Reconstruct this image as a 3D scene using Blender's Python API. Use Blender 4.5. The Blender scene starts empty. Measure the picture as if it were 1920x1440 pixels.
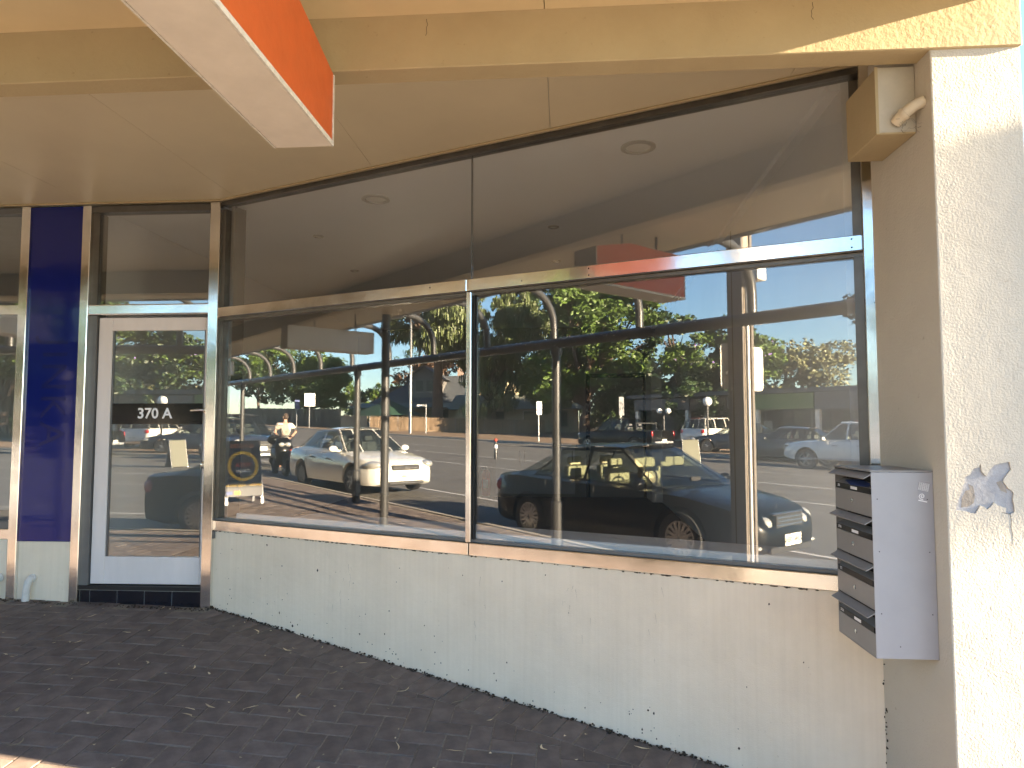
import bpy, bmesh, math, random
from mathutils import Vector, Matrix
random.seed(11)
R = math.radians
sc = bpy.context.scene
COL = sc.collection

# ---------------------------------------------------------------- camera
F_PX, PITCH, YAW = 1309.371, 0.062, 0.074
cam_d = bpy.data.cameras.new('camera')
cam = bpy.data.objects.new('camera', cam_d)
COL.objects.link(cam)
fw = Vector((-math.sin(YAW)*math.cos(PITCH), math.cos(YAW)*math.cos(PITCH), math.sin(PITCH)))
rt = Vector((math.cos(YAW), math.sin(YAW), 0))
up = rt.cross(fw)
mw = Matrix((rt, up, -fw)).transposed().to_4x4()
mw.translation = (2.622, -5.114, 1.188)
cam.matrix_world = mw
cam_d.sensor_width = 36
cam_d.sensor_fit = 'HORIZONTAL'
cam_d.lens = 36*F_PX/1920
cam_d.clip_start = 0.05
cam_d.clip_end = 3000
sc.camera = cam

# ---------------------------------------------------------------- sky, sun, exposure
SUN = Vector((1.0, -0.085, 0.24)).normalized()
w = bpy.data.worlds.new('World')
sc.world = w
w.use_nodes = True
nt = w.node_tree
nt.nodes.clear()
sky = nt.nodes.new('ShaderNodeTexSky')
sky.sky_type = 'NISHITA'
sky.sun_disc = False
sky.sun_elevation = math.asin(SUN.z)
sky.sun_rotation = math.atan2(SUN.x, SUN.y)
sky.air_density = 1.0
sky.dust_density = 0.1
sky.ozone_density = 3.0
bg = nt.nodes.new('ShaderNodeBackground')
bg.inputs['Strength'].default_value = 0.05
wo = nt.nodes.new('ShaderNodeOutputWorld')
nt.links.new(sky.outputs[0], bg.inputs[0])
nt.links.new(bg.outputs[0], wo.inputs[0])
sd = bpy.data.lights.new('sun', 'SUN')
sd.energy = 5.0
sd.angle = R(0.53)
sd.color = (1.0, 0.80, 0.56)
sun = bpy.data.objects.new('sun', sd)
sun.rotation_euler = (-SUN).to_track_quat('-Z', 'Y').to_euler()
sun.location = (30, -6, 20)
COL.objects.link(sun)
sc.view_settings.view_transform = 'Standard'
sc.view_settings.look = 'None'
sc.view_settings.exposure = 3.85
sc.view_settings.gamma = 1
sc.view_settings.use_curve_mapping = False
try:
    sc.cycles.max_bounces = 10
    sc.cycles.diffuse_bounces = 7
    sc.cycles.glossy_bounces = 6
    sc.cycles.transparent_max_bounces = 16
    sc.cycles.sample_clamp_indirect = 8
except Exception:
    pass

# ---------------------------------------------------------------- material helpers
def mk(name):
    m = bpy.data.materials.new(name)
    m.use_nodes = True
    n = m.node_tree.nodes
    return m, n, m.node_tree.links, n['Principled BSDF']

def N(n, typ, **kw):
    nd = n.new('ShaderNode'+typ)
    for k, v in kw.items():
        if k in nd.inputs:
            nd.inputs[k].default_value = v
        else:
            setattr(nd, k, v)
    return nd

def mat(name, col, rough=0.6, metal=0.0, var=0.0, scale=4.0, bump=0.0, bscale=60.0, coat=0.0, col2=None, dist=0.01,
        stretch=None, spec=None, island=0.0, detail=6.0):
    """Principled with noise colour variation, island variation and bump"""
    m, n, l, b = mk(name)
    b.inputs['Roughness'].default_value = rough
    b.inputs['Metallic'].default_value = metal
    b.inputs['Coat Weight'].default_value = coat
    b.inputs['Coat Roughness'].default_value = 0.05
    if spec is not None:
        b.inputs['Specular IOR Level'].default_value = spec
    c = (col[0], col[1], col[2], 1)
    b.inputs['Base Color'].default_value = c
    tc = N(n, 'TexCoord')
    src = tc.outputs['Object']
    if stretch:
        mp = N(n, 'Mapping')
        mp.inputs['Scale'].default_value = stretch
        l.new(src, mp.inputs['Vector'])
        src = mp.outputs['Vector']
    cur = None
    if var > 0 or col2:
        nz = N(n, 'TexNoise', Scale=scale, Detail=detail, Roughness=0.62)
        l.new(src, nz.inputs['Vector'])
        cr = N(n, 'ValToRGB')
        cr.color_ramp.elements[0].position = 0.32
        cr.color_ramp.elements[1].position = 0.72
        a = col2 or tuple(max(0, x*(1-var)) for x in col)
        cr.color_ramp.elements[0].color = (a[0], a[1], a[2], 1)
        cr.color_ramp.elements[1].color = c
        l.new(nz.outputs['Fac'], cr.inputs['Fac'])
        cur = cr.outputs['Color']
    if island > 0:
        geo = N(n, 'NewGeometry')
        oi = N(n, 'ObjectInfo')
        ad = N(n, 'Math', operation='ADD')
        l.new(geo.outputs['Random Per Island'], ad.inputs[0])
        l.new(oi.outputs['Random'], ad.inputs[1])
        fr = N(n, 'Math', operation='FRACT')
        l.new(ad.outputs[0], fr.inputs[0])
        mr = N(n, 'MapRange')
        mr.inputs['To Min'].default_value = 1-island
        mr.inputs['To Max'].default_value = 1+island
        l.new(fr.outputs[0], mr.inputs['Value'])
        hs = N(n, 'HueSaturation')
        l.new(mr.outputs[0], hs.inputs['Value'])
        if cur:
            l.new(cur, hs.inputs['Color'])
        else:
            hs.inputs['Color'].default_value = c
        cur = hs.outputs['Color']
    if cur:
        l.new(cur, b.inputs['Base Color'])
    if bump > 0:
        nb = N(n, 'TexNoise', Scale=bscale, Detail=4.0, Roughness=0.6)
        l.new(src, nb.inputs['Vector'])
        bp = N(n, 'Bump', Strength=bump, Distance=dist)
        l.new(nb.outputs['Fac'], bp.inputs['Height'])
        l.new(bp.outputs[0], b.inputs['Normal'])
    return m

def glass(name, f0=0.06, tint=(0.98, 0.99, 0.985), rough=0.0, wave=0.0, dust=0.0):
    m = bpy.data.materials.new(name)
    m.use_nodes = True
    n, l = m.node_tree.nodes, m.node_tree.links
    n.clear()
    lw = N(n, 'LayerWeight')
    lw.inputs['Blend'].default_value = 0.5
    pw = N(n, 'Math', operation='POWER')
    pw.inputs[1].default_value = 5
    l.new(lw.outputs['Facing'], pw.inputs[0])
    ma = N(n, 'Math', operation='MULTIPLY_ADD')
    ma.inputs[1].default_value = 1-f0
    ma.inputs[2].default_value = f0
    l.new(pw.outputs[0], ma.inputs[0])
    tr = N(n, 'BsdfTransparent')
    tr.inputs[0].default_value = (*tint, 1)
    gl = N(n, 'BsdfGlossy')
    gl.inputs['Roughness'].default_value = rough
    if wave:
        tc = N(n, 'TexCoord')
        nz = N(n, 'TexNoise', Scale=2.2, Detail=1.0)
        l.new(tc.outputs['Object'], nz.inputs['Vector'])
        bp = N(n, 'Bump', Strength=wave, Distance=0.004)
        l.new(nz.outputs['Fac'], bp.inputs['Height'])
        l.new(bp.outputs[0], gl.inputs['Normal'])
    last = None
    if dust:
        df = N(n, 'BsdfDiffuse')
        df.inputs[0].default_value = (0.80, 0.79, 0.77, 1)
        tc2 = N(n, 'TexCoord')
        n2 = N(n, 'TexNoise', Scale=1.3, Detail=5.0, Roughness=0.65)
        l.new(tc2.outputs['Object'], n2.inputs['Vector'])
        mr2 = N(n, 'MapRange')
        mr2.inputs['From Min'].default_value = 0.3; mr2.inputs['From Max'].default_value = 0.7
        mr2.inputs['To Min'].default_value = dust*0.6; mr2.inputs['To Max'].default_value = dust*1.4
        l.new(n2.outputs['Fac'], mr2.inputs['Value'])
        last = (df, mr2)
    mx = N(n, 'MixShader')
    l.new(ma.outputs[0], mx.inputs[0])
    l.new(tr.outputs[0], mx.inputs[1])
    l.new(gl.outputs[0], mx.inputs[2])
    o = N(n, 'OutputMaterial')
    if last:
        m3 = N(n, 'MixShader')
        l.new(last[1].outputs[0], m3.inputs[0]); l.new(mx.outputs[0], m3.inputs[1]); l.new(last[0].outputs[0], m3.inputs[2])
        mx = m3
    l.new(mx.outputs[0], o.inputs[0])
    return m

# ---------------------------------------------------------------- geometry helpers
WM = {}

def tag(o, label=None, cat=None, group=None, kind=None):
    if label: o['label'] = label
    if cat: o['category'] = cat
    if group: o['group'] = group
    if kind: o['kind'] = kind
    return o

def thing(name, label, cat, loc=(0, 0, 0), rz=0.0, group=None):
    o = bpy.data.objects.new(name, None)
    COL.objects.link(o)
    o.empty_display_size = 0.1
    o.location = loc
    o.rotation_euler = (0, 0, rz)
    WM[o.name] = Matrix.Translation(Vector(loc)) @ Matrix.Rotation(rz, 4, 'Z')
    return tag(o, label, cat, group)

def struct(name, loc=(0, 0, 0)):
    o = bpy.data.objects.new(name, None)
    COL.objects.link(o)
    o.location = loc
    o.empty_display_size = 0.1
    WM[o.name] = Matrix.Translation(Vector(loc))
    o['kind'] = 'structure'
    return o

class MB:
    """collects shapes; build() links them as ONE mesh object"""
    def __init__(s):
        s.v = []; s.f = []; s.M = None
    def add(s, vs, fs):
        b = len(s.v)
        if s.M is not None:
            vs = [s.M @ Vector(v) for v in vs]
        s.v += [tuple(v) for v in vs]
        s.f += [tuple(i+b for i in f) for f in fs]
        return s
    def box(s, x0, y0, z0, x1, y1, z1):
        if x0 > x1: x0, x1 = x1, x0
        if y0 > y1: y0, y1 = y1, y0
        if z0 > z1: z0, z1 = z1, z0
        return s.add([(x0,y0,z0),(x1,y0,z0),(x1,y1,z0),(x0,y1,z0),(x0,y0,z1),(x1,y0,z1),(x1,y1,z1),(x0,y1,z1)],
                     [(0,3,2,1),(4,5,6,7),(0,1,5,4),(1,2,6,5),(2,3,7,6),(3,0,4,7)])
    def prism(s, poly, a, b, axis='z'):
        n = len(poly)
        def P(p, h):
            return {'z': (p[0], p[1], h), 'y': (p[0], h, p[1]), 'x': (h, p[0], p[1])}[axis]
        vs = [P(p, a) for p in poly]+[P(p, b) for p in poly]
        fs = [tuple(range(n-1, -1, -1)), tuple(range(n, 2*n))]
        fs += [(i, (i+1) % n, n+(i+1) % n, n+i) for i in range(n)]
        return s.add(vs, fs)
    def tube(s, path, r, n=10, caps=True):
        path = [Vector(p) for p in path]
        rs = r if isinstance(r, (list, tuple)) else [r]*len(path)
        vs, fs = [], []
        t0 = (path[1]-path[0]).normalized()
        a = Vector((0, 0, 1)) if abs(t0.z) < 0.9 else Vector((1, 0, 0))
        u = t0.cross(a).normalized()
        for i, p in enumerate(path):
            t = (path[min(i+1, len(path)-1)]-path[max(i-1, 0)]).normalized()
            u = (u-t*u.dot(t)).normalized()
            v = t.cross(u)
            for k in range(n):
                g = 2*math.pi*k/n
                vs.append(p+(u*math.cos(g)+v*math.sin(g))*rs[i])
        for i in range(len(path)-1):
            for k in range(n):
                k2 = (k+1) % n
                fs.append((i*n+k, i*n+k2, (i+1)*n+k2, (i+1)*n+k))
        if caps:
            fs.append(tuple(range(n-1, -1, -1)))
            fs.append(tuple((len(path)-1)*n+k for k in range(n)))
        return s.add(vs, fs)
    def lathe(s, prof, n=20, M=None, closed=False):
        vs, fs = [], []
        for (r, h) in prof:
            for k in range(n):
                g = 2*math.pi*k/n
                vs.append(Vector((r*math.cos(g), r*math.sin(g), h)))
        for i in range(len(prof)-1):
            for k in range(n):
                k2 = (k+1) % n
                fs.append((i*n+k, i*n+k2, (i+1)*n+k2, (i+1)*n+k))
        if closed:
            i = len(prof)-1
            for k in range(n):
                k2 = (k+1) % n
                fs.append((i*n+k, i*n+k2, k2, k))
        else:
            fs.append(tuple(range(n-1, -1, -1)))
            fs.append(tuple((len(prof)-1)*n+k for k in range(n)))
        if M is not None:
            vs = [M @ v for v in vs]
        return s.add(vs, fs)
    def ball(s, c, rx, ry=None, rz=None, n=14, m=9, M=None):
        ry = ry or rx; rz = rz or rx
        prof = [(math.sin(math.pi*i/m), -math.cos(math.pi*i/m)) for i in range(1, m)]
        vs, fs = [], []
        for (r_, h) in prof:
            for k in range(n):
                g = 2*math.pi*k/n
                vs.append(Vector((c[0]+rx*r_*math.cos(g), c[1]+ry*r_*math.sin(g), c[2]+rz*h)))
        L = len(prof)
        for i in range(L-1):
            for k in range(n):
                k2 = (k+1) % n
                fs.append((i*n+k, i*n+k2, (i+1)*n+k2, (i+1)*n+k))
        vs.append(Vector((c[0], c[1], c[2]-rz))); vs.append(Vector((c[0], c[1], c[2]+rz)))
        for k in range(n):
            k2 = (k+1) % n
            fs.append((L*n, k2, k)); fs.append((L*n+1, (L-1)*n+k, (L-1)*n+k2))
        if M is not None:
            vs = [M @ v for v in vs]
        return s.add(vs, fs)
    def mesh(s, name, smooth=None, bevel=0.0, seg=1, fix=False):
        me = bpy.data.meshes.new(name)
        me.from_pydata(s.v, [], s.f)
        if bevel:
            bm = bmesh.new(); bm.from_mesh(me)
            bmesh.ops.remove_doubles(bm, verts=bm.verts, dist=1e-5)
            bmesh.ops.bevel(bm, geom=[e for e in bm.edges if len(e.link_faces) == 2 and e.calc_face_angle(0) > 0.3],
                            offset=bevel, segments=seg, affect='EDGES', profile=0.6)
            bm.to_mesh(me); bm.free()
        me.update()
        if fix:
            bm = bmesh.new(); bm.from_mesh(me)
            bmesh.ops.recalc_face_normals(bm, faces=bm.faces); bm.to_mesh(me); bm.free()
        if smooth is not None:
            me.polygons.foreach_set('use_smooth', [True]*len(me.polygons))
            me.set_sharp_from_angle(angle=R(smooth))
        return me
    def build(s, name, material, parent=None, local=False, **kw):
        if parent is not None and not local:
            iv = WM.get(parent.name)
            if iv is not None:
                iv = iv.inverted()
                s.v = [tuple(iv @ Vector(v)) for v in s.v]
        me = s.mesh(name, **kw)
        if material: me.materials.append(material)
        o = bpy.data.objects.new(name, me)
        COL.objects.link(o)
        if parent is not None:
            o.parent = parent
            if parent.name in WM: WM[o.name] = WM[parent.name]
        return o

def copy_tree(o, parent=None, off=None):
    c = o.copy(); COL.objects.link(c)
    if parent is not None: c.parent = parent
    for ch in list(o.children):
        copy_tree(ch, c)
    return c

def text(name, body, size, material, M, parent=None, extrude=0.001, bold=0.0, align='CENTER', spacing=1.0, local=False):
    cu = bpy.data.curves.new(name, 'FONT')
    cu.body = body; cu.size = size; cu.extrude = extrude; cu.offset = bold
    cu.align_x = align; cu.align_y = 'CENTER'; cu.space_character = spacing
    cu.resolution_u = 3
    t = bpy.data.objects.new(name+'_t', cu)
    COL.objects.link(t)
    dg = bpy.context.evaluated_depsgraph_get()
    me = bpy.data.meshes.new_from_object(t.evaluated_get(dg))
    bpy.data.objects.remove(t)
    me.name = name
    if parent is not None and not local and parent.name in WM:
        M = WM[parent.name].inverted() @ M
    me.transform(M)
    me.materials.clear(); me.materials.append(material)
    o = bpy.data.objects.new(name, me)
    COL.objects.link(o)
    if parent is not None: o.parent = parent
    return o

def lerp(a, b, t): return a+(b-a)*t
def interp(pts, x):
    if x <= pts[0][0]: return pts[0][1]
    for (x0, y0), (x1, y1) in zip(pts, pts[1:]):
        if x <= x1: return lerp(y0, y1, (x-x0)/(x1-x0))
    return pts[-1][1]
def clamp(x, a, b): return max(a, min(b, x))

# facing helper for text on a wall facing -y : rotate 90 about x
TXT_FRONT = Matrix.Rotation(R(90), 4, 'X')

# ---------------------------------------------------------------- heights
GR = 0.024
def road_z(x, y=0): return -0.57-GR*clamp(x, -150, 60)
def foot_z(x, y):
    wy = clamp((y+4.5)/2.3, 0, 1)
    b = 0.084*min(y, 0) if y > -2.4 else -0.2016+0.03*(y+2.4)
    return -0.15-GR*clamp(x, -150, 60)-0.042*clamp(x, 0, 4.2)*wy+b
KERB = -5.1
FARK = -27.5
TH = 0.404
# ---------------------------------------------------------------- materials
def stucco(name, col, col2, bump, scale=150, streak=0.0):
    m, n, l, b = mk(name)
    b.inputs['Roughness'].default_value = 0.85
    tc = N(n, 'TexCoord')
    nz = N(n, 'TexNoise', Scale=1.7, Detail=8.0, Roughness=0.65)
    l.new(tc.outputs['Object'], nz.inputs['Vector'])
    cr = N(n, 'ValToRGB')
    cr.color_ramp.elements[0].position = 0.30
    cr.color_ramp.elements[1].position = 0.62
    cr.color_ramp.elements[0].color = (*col2, 1)
    cr.color_ramp.elements[1].color = (*col, 1)
    l.new(nz.outputs['Fac'], cr.inputs['Fac'])
    cur = cr.outputs[0]
    # small dark specks and scuffs
    sp = N(n, 'TexNoise', Scale=38.0, Detail=3.0)
    l.new(tc.outputs['Object'], sp.inputs['Vector'])
    sr = N(n, 'ValToRGB')
    sr.color_ramp.elements[0].position = 0.70
    sr.color_ramp.elements[1].position = 0.78
    sr.color_ramp.elements[0].color = (1, 1, 1, 1)
    sr.color_ramp.elements[1].color = (0.62, 0.58, 0.52, 1)
    l.new(sp.outputs['Fac'], sr.inputs['Fac'])
    mx = N(n, 'Mix', data_type='RGBA', blend_type='MULTIPLY')
    mx.inputs[0].default_value = 0.55
    l.new(cur, mx.inputs[6]); l.new(sr.outputs[0], mx.inputs[7])
    cur = mx.outputs[2]
    if streak:
        mp = N(n, 'Mapping')
        mp.inputs['Scale'].default_value = (22, 22, 0.6)
        l.new(tc.outputs['Object'], mp.inputs['Vector'])
        st = N(n, 'TexNoise', Scale=2.0, Detail=5.0)
        l.new(mp.outputs[0], st.inputs['Vector'])
        s2 = N(n, 'ValToRGB')
        s2.color_ramp.elements[0].position = 0.25
        s2.color_ramp.elements[1].position = 0.6
        s2.color_ramp.elements[0].color = (1-streak, 1-streak*1.1, 1-streak*1.3, 1)
        s2.color_ramp.elements[1].color = (1, 1, 1, 1)
        l.new(st.outputs['Fac'], s2.inputs['Fac'])
        m2 = N(n, 'Mix', data_type='RGBA', blend_type='MULTIPLY')
        m2.inputs[0].default_value = 1.0
        l.new(cur, m2.inputs[6]); l.new(s2.outputs[0], m2.inputs[7])
        cur = m2.outputs[2]
    l.new(cur, b.inputs['Base Color'])
    nb = N(n, 'TexNoise', Scale=scale, Detail=3.0, Roughness=0.55)
    l.new(tc.outputs['Object'], nb.inputs['Vector'])
    nb2 = N(n, 'TexNoise', Scale=scale*0.12, Detail=3.0)
    l.new(tc.outputs['Object'], nb2.inputs['Vector'])
    ad = N(n, 'Math', operation='MULTIPLY_ADD')
    ad.inputs[1].default_value = 1.5
    l.new(nb2.outputs['Fac'], ad.inputs[0]); l.new(nb.outputs['Fac'], ad.inputs[2])
    bp = N(n, 'Bump', Strength=bump, Distance=0.004)
    l.new(ad.outputs[0], bp.inputs['Height'])
    l.new(bp.outputs[0], b.inputs['Normal'])
    return m

MT = {}
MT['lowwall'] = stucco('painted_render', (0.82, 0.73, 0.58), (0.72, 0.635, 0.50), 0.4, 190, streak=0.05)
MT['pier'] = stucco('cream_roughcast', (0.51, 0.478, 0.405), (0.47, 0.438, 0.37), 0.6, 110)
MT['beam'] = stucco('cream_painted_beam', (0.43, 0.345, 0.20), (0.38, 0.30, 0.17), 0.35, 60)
MT['soffit'] = mat('soffit_board', (0.62, 0.53, 0.355), 0.42, var=0.10, scale=1.2, bump=0.05, bscale=12)
MT['ceilfront'] = mat('verandah_lining', (0.66, 0.54, 0.33), 0.55, var=0.12, scale=2.0, bump=0.1, bscale=20)
MT['plaster'] = mat('bare_plaster', (0.40, 0.40, 0.41), 0.9, var=0.22, scale=22, bump=0.25, bscale=60)
MT['plaster2'] = mat('bare_brown_plaster', (0.36, 0.32, 0.27), 0.95, var=0.3, scale=20, bump=0.3, bscale=50)

def alu():
    m, n, l, b = mk('brushed_aluminium')
    b.inputs['Metallic'].default_value = 1.0
    tc = N(n, 'TexCoord')
    nz = N(n, 'TexNoise', Scale=3.5, Detail=6.0)
    l.new(tc.outputs['Object'], nz.inputs['Vector'])
    cr = N(n, 'ValToRGB')
    cr.color_ramp.elements[0].color = (0.72, 0.69, 0.64, 1)
    cr.color_ramp.elements[1].color = (0.93, 0.91, 0.88, 1)
    cr.color_ramp.elements[0].position = 0.3; cr.color_ramp.elements[1].position = 0.6
    l.new(nz.outputs['Fac'], cr.inputs['Fac']); l.new(cr.outputs[0], b.inputs['Base Color'])
    mr = N(n, 'MapRange')
    mr.inputs['To Min'].default_value = 0.09; mr.inputs['To Max'].default_value = 0.22
    l.new(nz.outputs['Fac'], mr.inputs['Value']); l.new(mr.outputs[0], b.inputs['Roughness'])
    nb = N(n, 'TexNoise', Scale=7.0, Detail=2.0)
    l.new(tc.outputs['Object'], nb.inputs['Vector'])
    bp = N(n, 'Bump', Strength=0.12, Distance=0.01)
    l.new(nb.outputs['Fac'], bp.inputs['Height']); l.new(bp.outputs[0], b.inputs['Normal'])
    return m
MT['alu'] = alu()
MT['bronze'] = mat('dark_bronze_frame', (0.17, 0.16, 0.14), 0.35, metal=0.6, var=0.3, scale=8)
MT['greyframe'] = mat('grey_frame', (0.16, 0.165, 0.165), 0.4, metal=0.3, var=0.2, scale=6)
MT['seal'] = mat('black_sealant', (0.012, 0.012, 0.012), 0.6)
MT['glass'] = glass('shop_glass', 0.145, wave=0.012, dust=0.010)
MT['doorglass'] = glass('door_glass', 0.13, (0.94, 0.96, 0.95), dust=0.025)
MT['white_paint'] = mat('white_door_paint', (0.74, 0.70, 0.68), 0.45, var=0.10, scale=7, bump=0.15, bscale=25, stretch=(1, 1, 0.25))
MT['chrome'] = mat('chrome', (0.75, 0.73, 0.70), 0.12, metal=1)
MT['black_gloss'] = mat('black_gloss', (0.006, 0.006, 0.007), 0.12)
MT['black_tile'] = mat('black_tile', (0.012, 0.013, 0.020), 0.22, var=0.4, scale=14)
MT['grout'] = mat('pale_grout', (0.50, 0.49, 0.47), 0.9)
MT['white_ink'] = mat('white_vinyl', (0.85, 0.85, 0.85), 0.5)
def bluepanel():
    m, n, l, b = mk('blue_acrylic')
    b.inputs['Base Color'].default_value = (0.006, 0.013, 0.14, 1)
    b.inputs['Roughness'].default_value = 0.08
    tc = N(n, 'TexCoord')
    mp = N(n, 'Mapping'); mp.inputs['Scale'].default_value = (1.2, 1.2, 5.0)
    l.new(tc.outputs['Object'], mp.inputs['Vector'])
    nb = N(n, 'TexNoise', Scale=1.1, Detail=2.0)
    l.new(mp.outputs[0], nb.inputs['Vector'])
    bp = N(n, 'Bump', Strength=0.10, Distance=0.03)
    l.new(nb.outputs['Fac'], bp.inputs['Height']); l.new(bp.outputs[0], b.inputs['Normal'])
    return m
MT['blue'] = bluepanel()
MT['blueletter'] = mat('faded_blue_letters', (0.006, 0.010, 0.10), 0.14)
MT['brick'] = mat('brown_paver', (0.190, 0.147, 0.124), 0.80, var=0.45, scale=9, bump=0.5, bscale=120, island=0.16, dist=0.004)
MT['sand'] = mat('joint_sand', (0.30, 0.25, 0.19), 0.95, var=0.5, scale=40)
MT['asphalt'] = mat('asphalt', (0.15, 0.14, 0.125), 0.85, var=0.35, scale=1.3, bump=0.5, bscale=160)
MT['concrete'] = mat('concrete', (0.42, 0.38, 0.32), 0.85, var=0.3, scale=3, bump=0.3, bscale=60)
MT['line'] = mat('road_paint', (0.72, 0.70, 0.66), 0.6, var=0.35, scale=12)
MT['dirt'] = mat('dry_verge', (0.30, 0.20, 0.12), 0.95, var=0.4, scale=2.0, bump=0.5, bscale=30)
MT['leaflitter'] = mat('dry_leaf', (0.55, 0.45, 0.28), 0.8, island=0.55)
MT['debris'] = mat('dark_debris', (0.05, 0.037, 0.025), 0.95, island=0.5)
MT['sign_white'] = mat('sign_underside', (0.70, 0.63, 0.54), 0.55, var=0.14, scale=5, bump=0.15, bscale=30)
MT['sign_orange'] = mat('orange_sign_face', (0.56, 0.110, 0.025), 0.40, var=0.16, scale=9, bump=0.15, bscale=14)
MT['sign_trim'] = mat('sign_trim', (0.72, 0.68, 0.60), 0.5, var=0.3, scale=40)
MT['sign_face'] = mat('white_sign_face', (0.62, 0.62, 0.62), 0.4, var=0.1, scale=3)
MT['steel_dark'] = mat('charcoal_steel_paint', (0.050, 0.050, 0.050), 0.32, var=0.2, scale=10)
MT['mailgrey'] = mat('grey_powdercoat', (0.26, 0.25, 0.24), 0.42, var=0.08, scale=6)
MT['mail_skylit'] = mat('grey_powdercoat_skylit', (0.37, 0.37, 0.385), 0.30, var=0.08, scale=6)  # lighter bluish copy of the grey: sky light painted into the side colour
MT['maildark'] = mat('mailbox_inside', (0.02, 0.02, 0.02), 0.8)
MT['pvc'] = mat('painted_pvc', (0.66, 0.57, 0.42), 0.5, var=0.2, scale=12)
MT['pvcwhite'] = mat('white_pvc', (0.68, 0.67, 0.63), 0.5, var=0.2, scale=20)
MT['blackout'] = mat('black_strip', (0.01, 0.01, 0.01), 0.5)
MT['cobweb'] = mat('cobweb_dirt', (0.05, 0.04, 0.03), 0.95)
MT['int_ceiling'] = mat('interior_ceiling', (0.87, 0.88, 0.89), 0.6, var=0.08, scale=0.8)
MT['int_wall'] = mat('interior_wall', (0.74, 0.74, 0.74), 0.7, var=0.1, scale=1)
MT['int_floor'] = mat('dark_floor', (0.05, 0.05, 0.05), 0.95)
MT['int_white'] = mat('white_ledge', (0.86, 0.88, 0.90), 0.5, var=0.06, scale=4)
MT['int_ledge'] = mat('grey_ledge_top', (0.86, 0.86, 0.87), 0.6, var=0.12, scale=3)
MT['int_door'] = mat('interior_door_paint', (0.30, 0.30, 0.29), 0.5, var=0.08, scale=2)
MT['cab'] = mat('cabinet_laminate', (0.34, 0.35, 0.36), 0.4)
MT['bench'] = mat('bench_top', (0.05, 0.045, 0.04), 0.25)
MT['red'] = mat('extinguisher_red', (0.45, 0.02, 0.015), 0.3)
MT['lamp_white'] = mat('downlight_white', (0.75, 0.74, 0.70), 0.4)
MT['rubber'] = mat('rubber', (0.015, 0.015, 0.015), 0.8)
MT['alloy'] = mat('alloy_rim', (0.45, 0.45, 0.45), 0.3, metal=0.9)
MT['carglass'] = glass('car_glass', 0.06, (0.50, 0.55, 0.53))
MT['cardark'] = mat('car_trim', (0.02, 0.02, 0.02), 0.6)
MT['cream'] = mat('cream_leather', (0.66, 0.58, 0.36), 0.5)
MT['greyseat'] = mat('grey_cloth', (0.12, 0.12, 0.12), 0.8)
MT['lens'] = mat('headlamp_lens', (0.62, 0.62, 0.58), 0.10, metal=0.55, coat=1)
MT['redlens'] = mat('tail_lamp', (0.42, 0.01, 0.012), 0.15, coat=1)
MT['plate'] = mat('number_plate', (0.72, 0.70, 0.62), 0.5)
MT['plate_ink'] = mat('plate_ink', (0.02, 0.02, 0.02), 0.6)
def paint(name, c, k=1.0, sp=0.5): return mat(name, c, 0.30, coat=k, var=0.04, scale=3, spec=sp)
MT['p_white'] = paint('white_car_paint', (0.76, 0.74, 0.68))
MT['p_black'] = paint('black_car_paint', (0.003, 0.003, 0.003), 0.35, 0.10)
MT['p_char'] = paint('charcoal_car_paint', (0.03, 0.033, 0.038))
MT['p_navy'] = paint('navy_car_paint', (0.012, 0.017, 0.028))
MT['p_white2'] = paint('white_ute_paint', (0.70, 0.69, 0.66))
MT['skin'] = mat('skin', (0.45, 0.26, 0.18), 0.6)
MT['hair'] = mat('brown_hair', (0.05, 0.03, 0.02), 0.7)
MT['shirt'] = mat('patterned_shirt', (0.78, 0.72, 0.64), 0.8, col2=(0.50, 0.36, 0.26), scale=14, detail=1)
MT['jeans'] = mat('dark_trousers', (0.03, 0.035, 0.05), 0.9)
MT['bark'] = mat('bark', (0.16, 0.11, 0.08), 0.9, var=0.5, scale=6, bump=0.8, bscale=14)
MT['stobie_c'] = mat('stobie_concrete', (0.42, 0.34, 0.26), 0.9, var=0.3, scale=8, bump=0.6, bscale=60)
MT['stobie_s'] = mat('stobie_steel', (0.17, 0.15, 0.13), 0.7, var=0.4, scale=10)
MT['galv'] = mat('galvanised_steel', (0.40, 0.41, 0.42), 0.45, metal=0.5, var=0.15, scale=10)
MT['brush'] = mat('brush_fence_sticks', (0.42, 0.30, 0.19), 0.95, var=0.5, scale=10, island=0.45)
MT['darkfence'] = mat('dark_steel_fence', (0.035, 0.037, 0.035), 0.6, var=0.2, scale=3)
MT['picket'] = mat('weathered_pickets', (0.34, 0.31, 0.24), 0.9, var=0.3, scale=5, island=0.25)
MT['shade'] = mat('green_shadecloth', (0.025, 0.075, 0.045), 0.85, var=0.3, scale=4)
MT['rooftile'] = mat('slate_grey_roof', (0.10, 0.11, 0.12), 0.7, var=0.25, scale=3)
MT['roofgreen'] = mat('grey_green_roof', (0.24, 0.25, 0.20), 0.7, var=0.2, scale=2)
MT['creamwall'] = mat('cream_house_wall', (0.62, 0.54, 0.36), 0.85, var=0.12, scale=3)
MT['greywall'] = mat('grey_weatherboard', (0.22, 0.21, 0.20), 0.8, var=0.15, scale=3)
MT['pinkwall'] = mat('pale_brick_wall', (0.45, 0.33, 0.27), 0.9, var=0.3, scale=8)
MT['winglass'] = mat('dark_window_glass', (0.02, 0.025, 0.03), 0.08)
MT['trimwhite'] = mat('white_trim', (0.70, 0.67, 0.60), 0.6)
MT['fascia_brown'] = mat('brown_fascia', (0.17, 0.115, 0.075), 0.7, var=0.2, scale=2)
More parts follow.
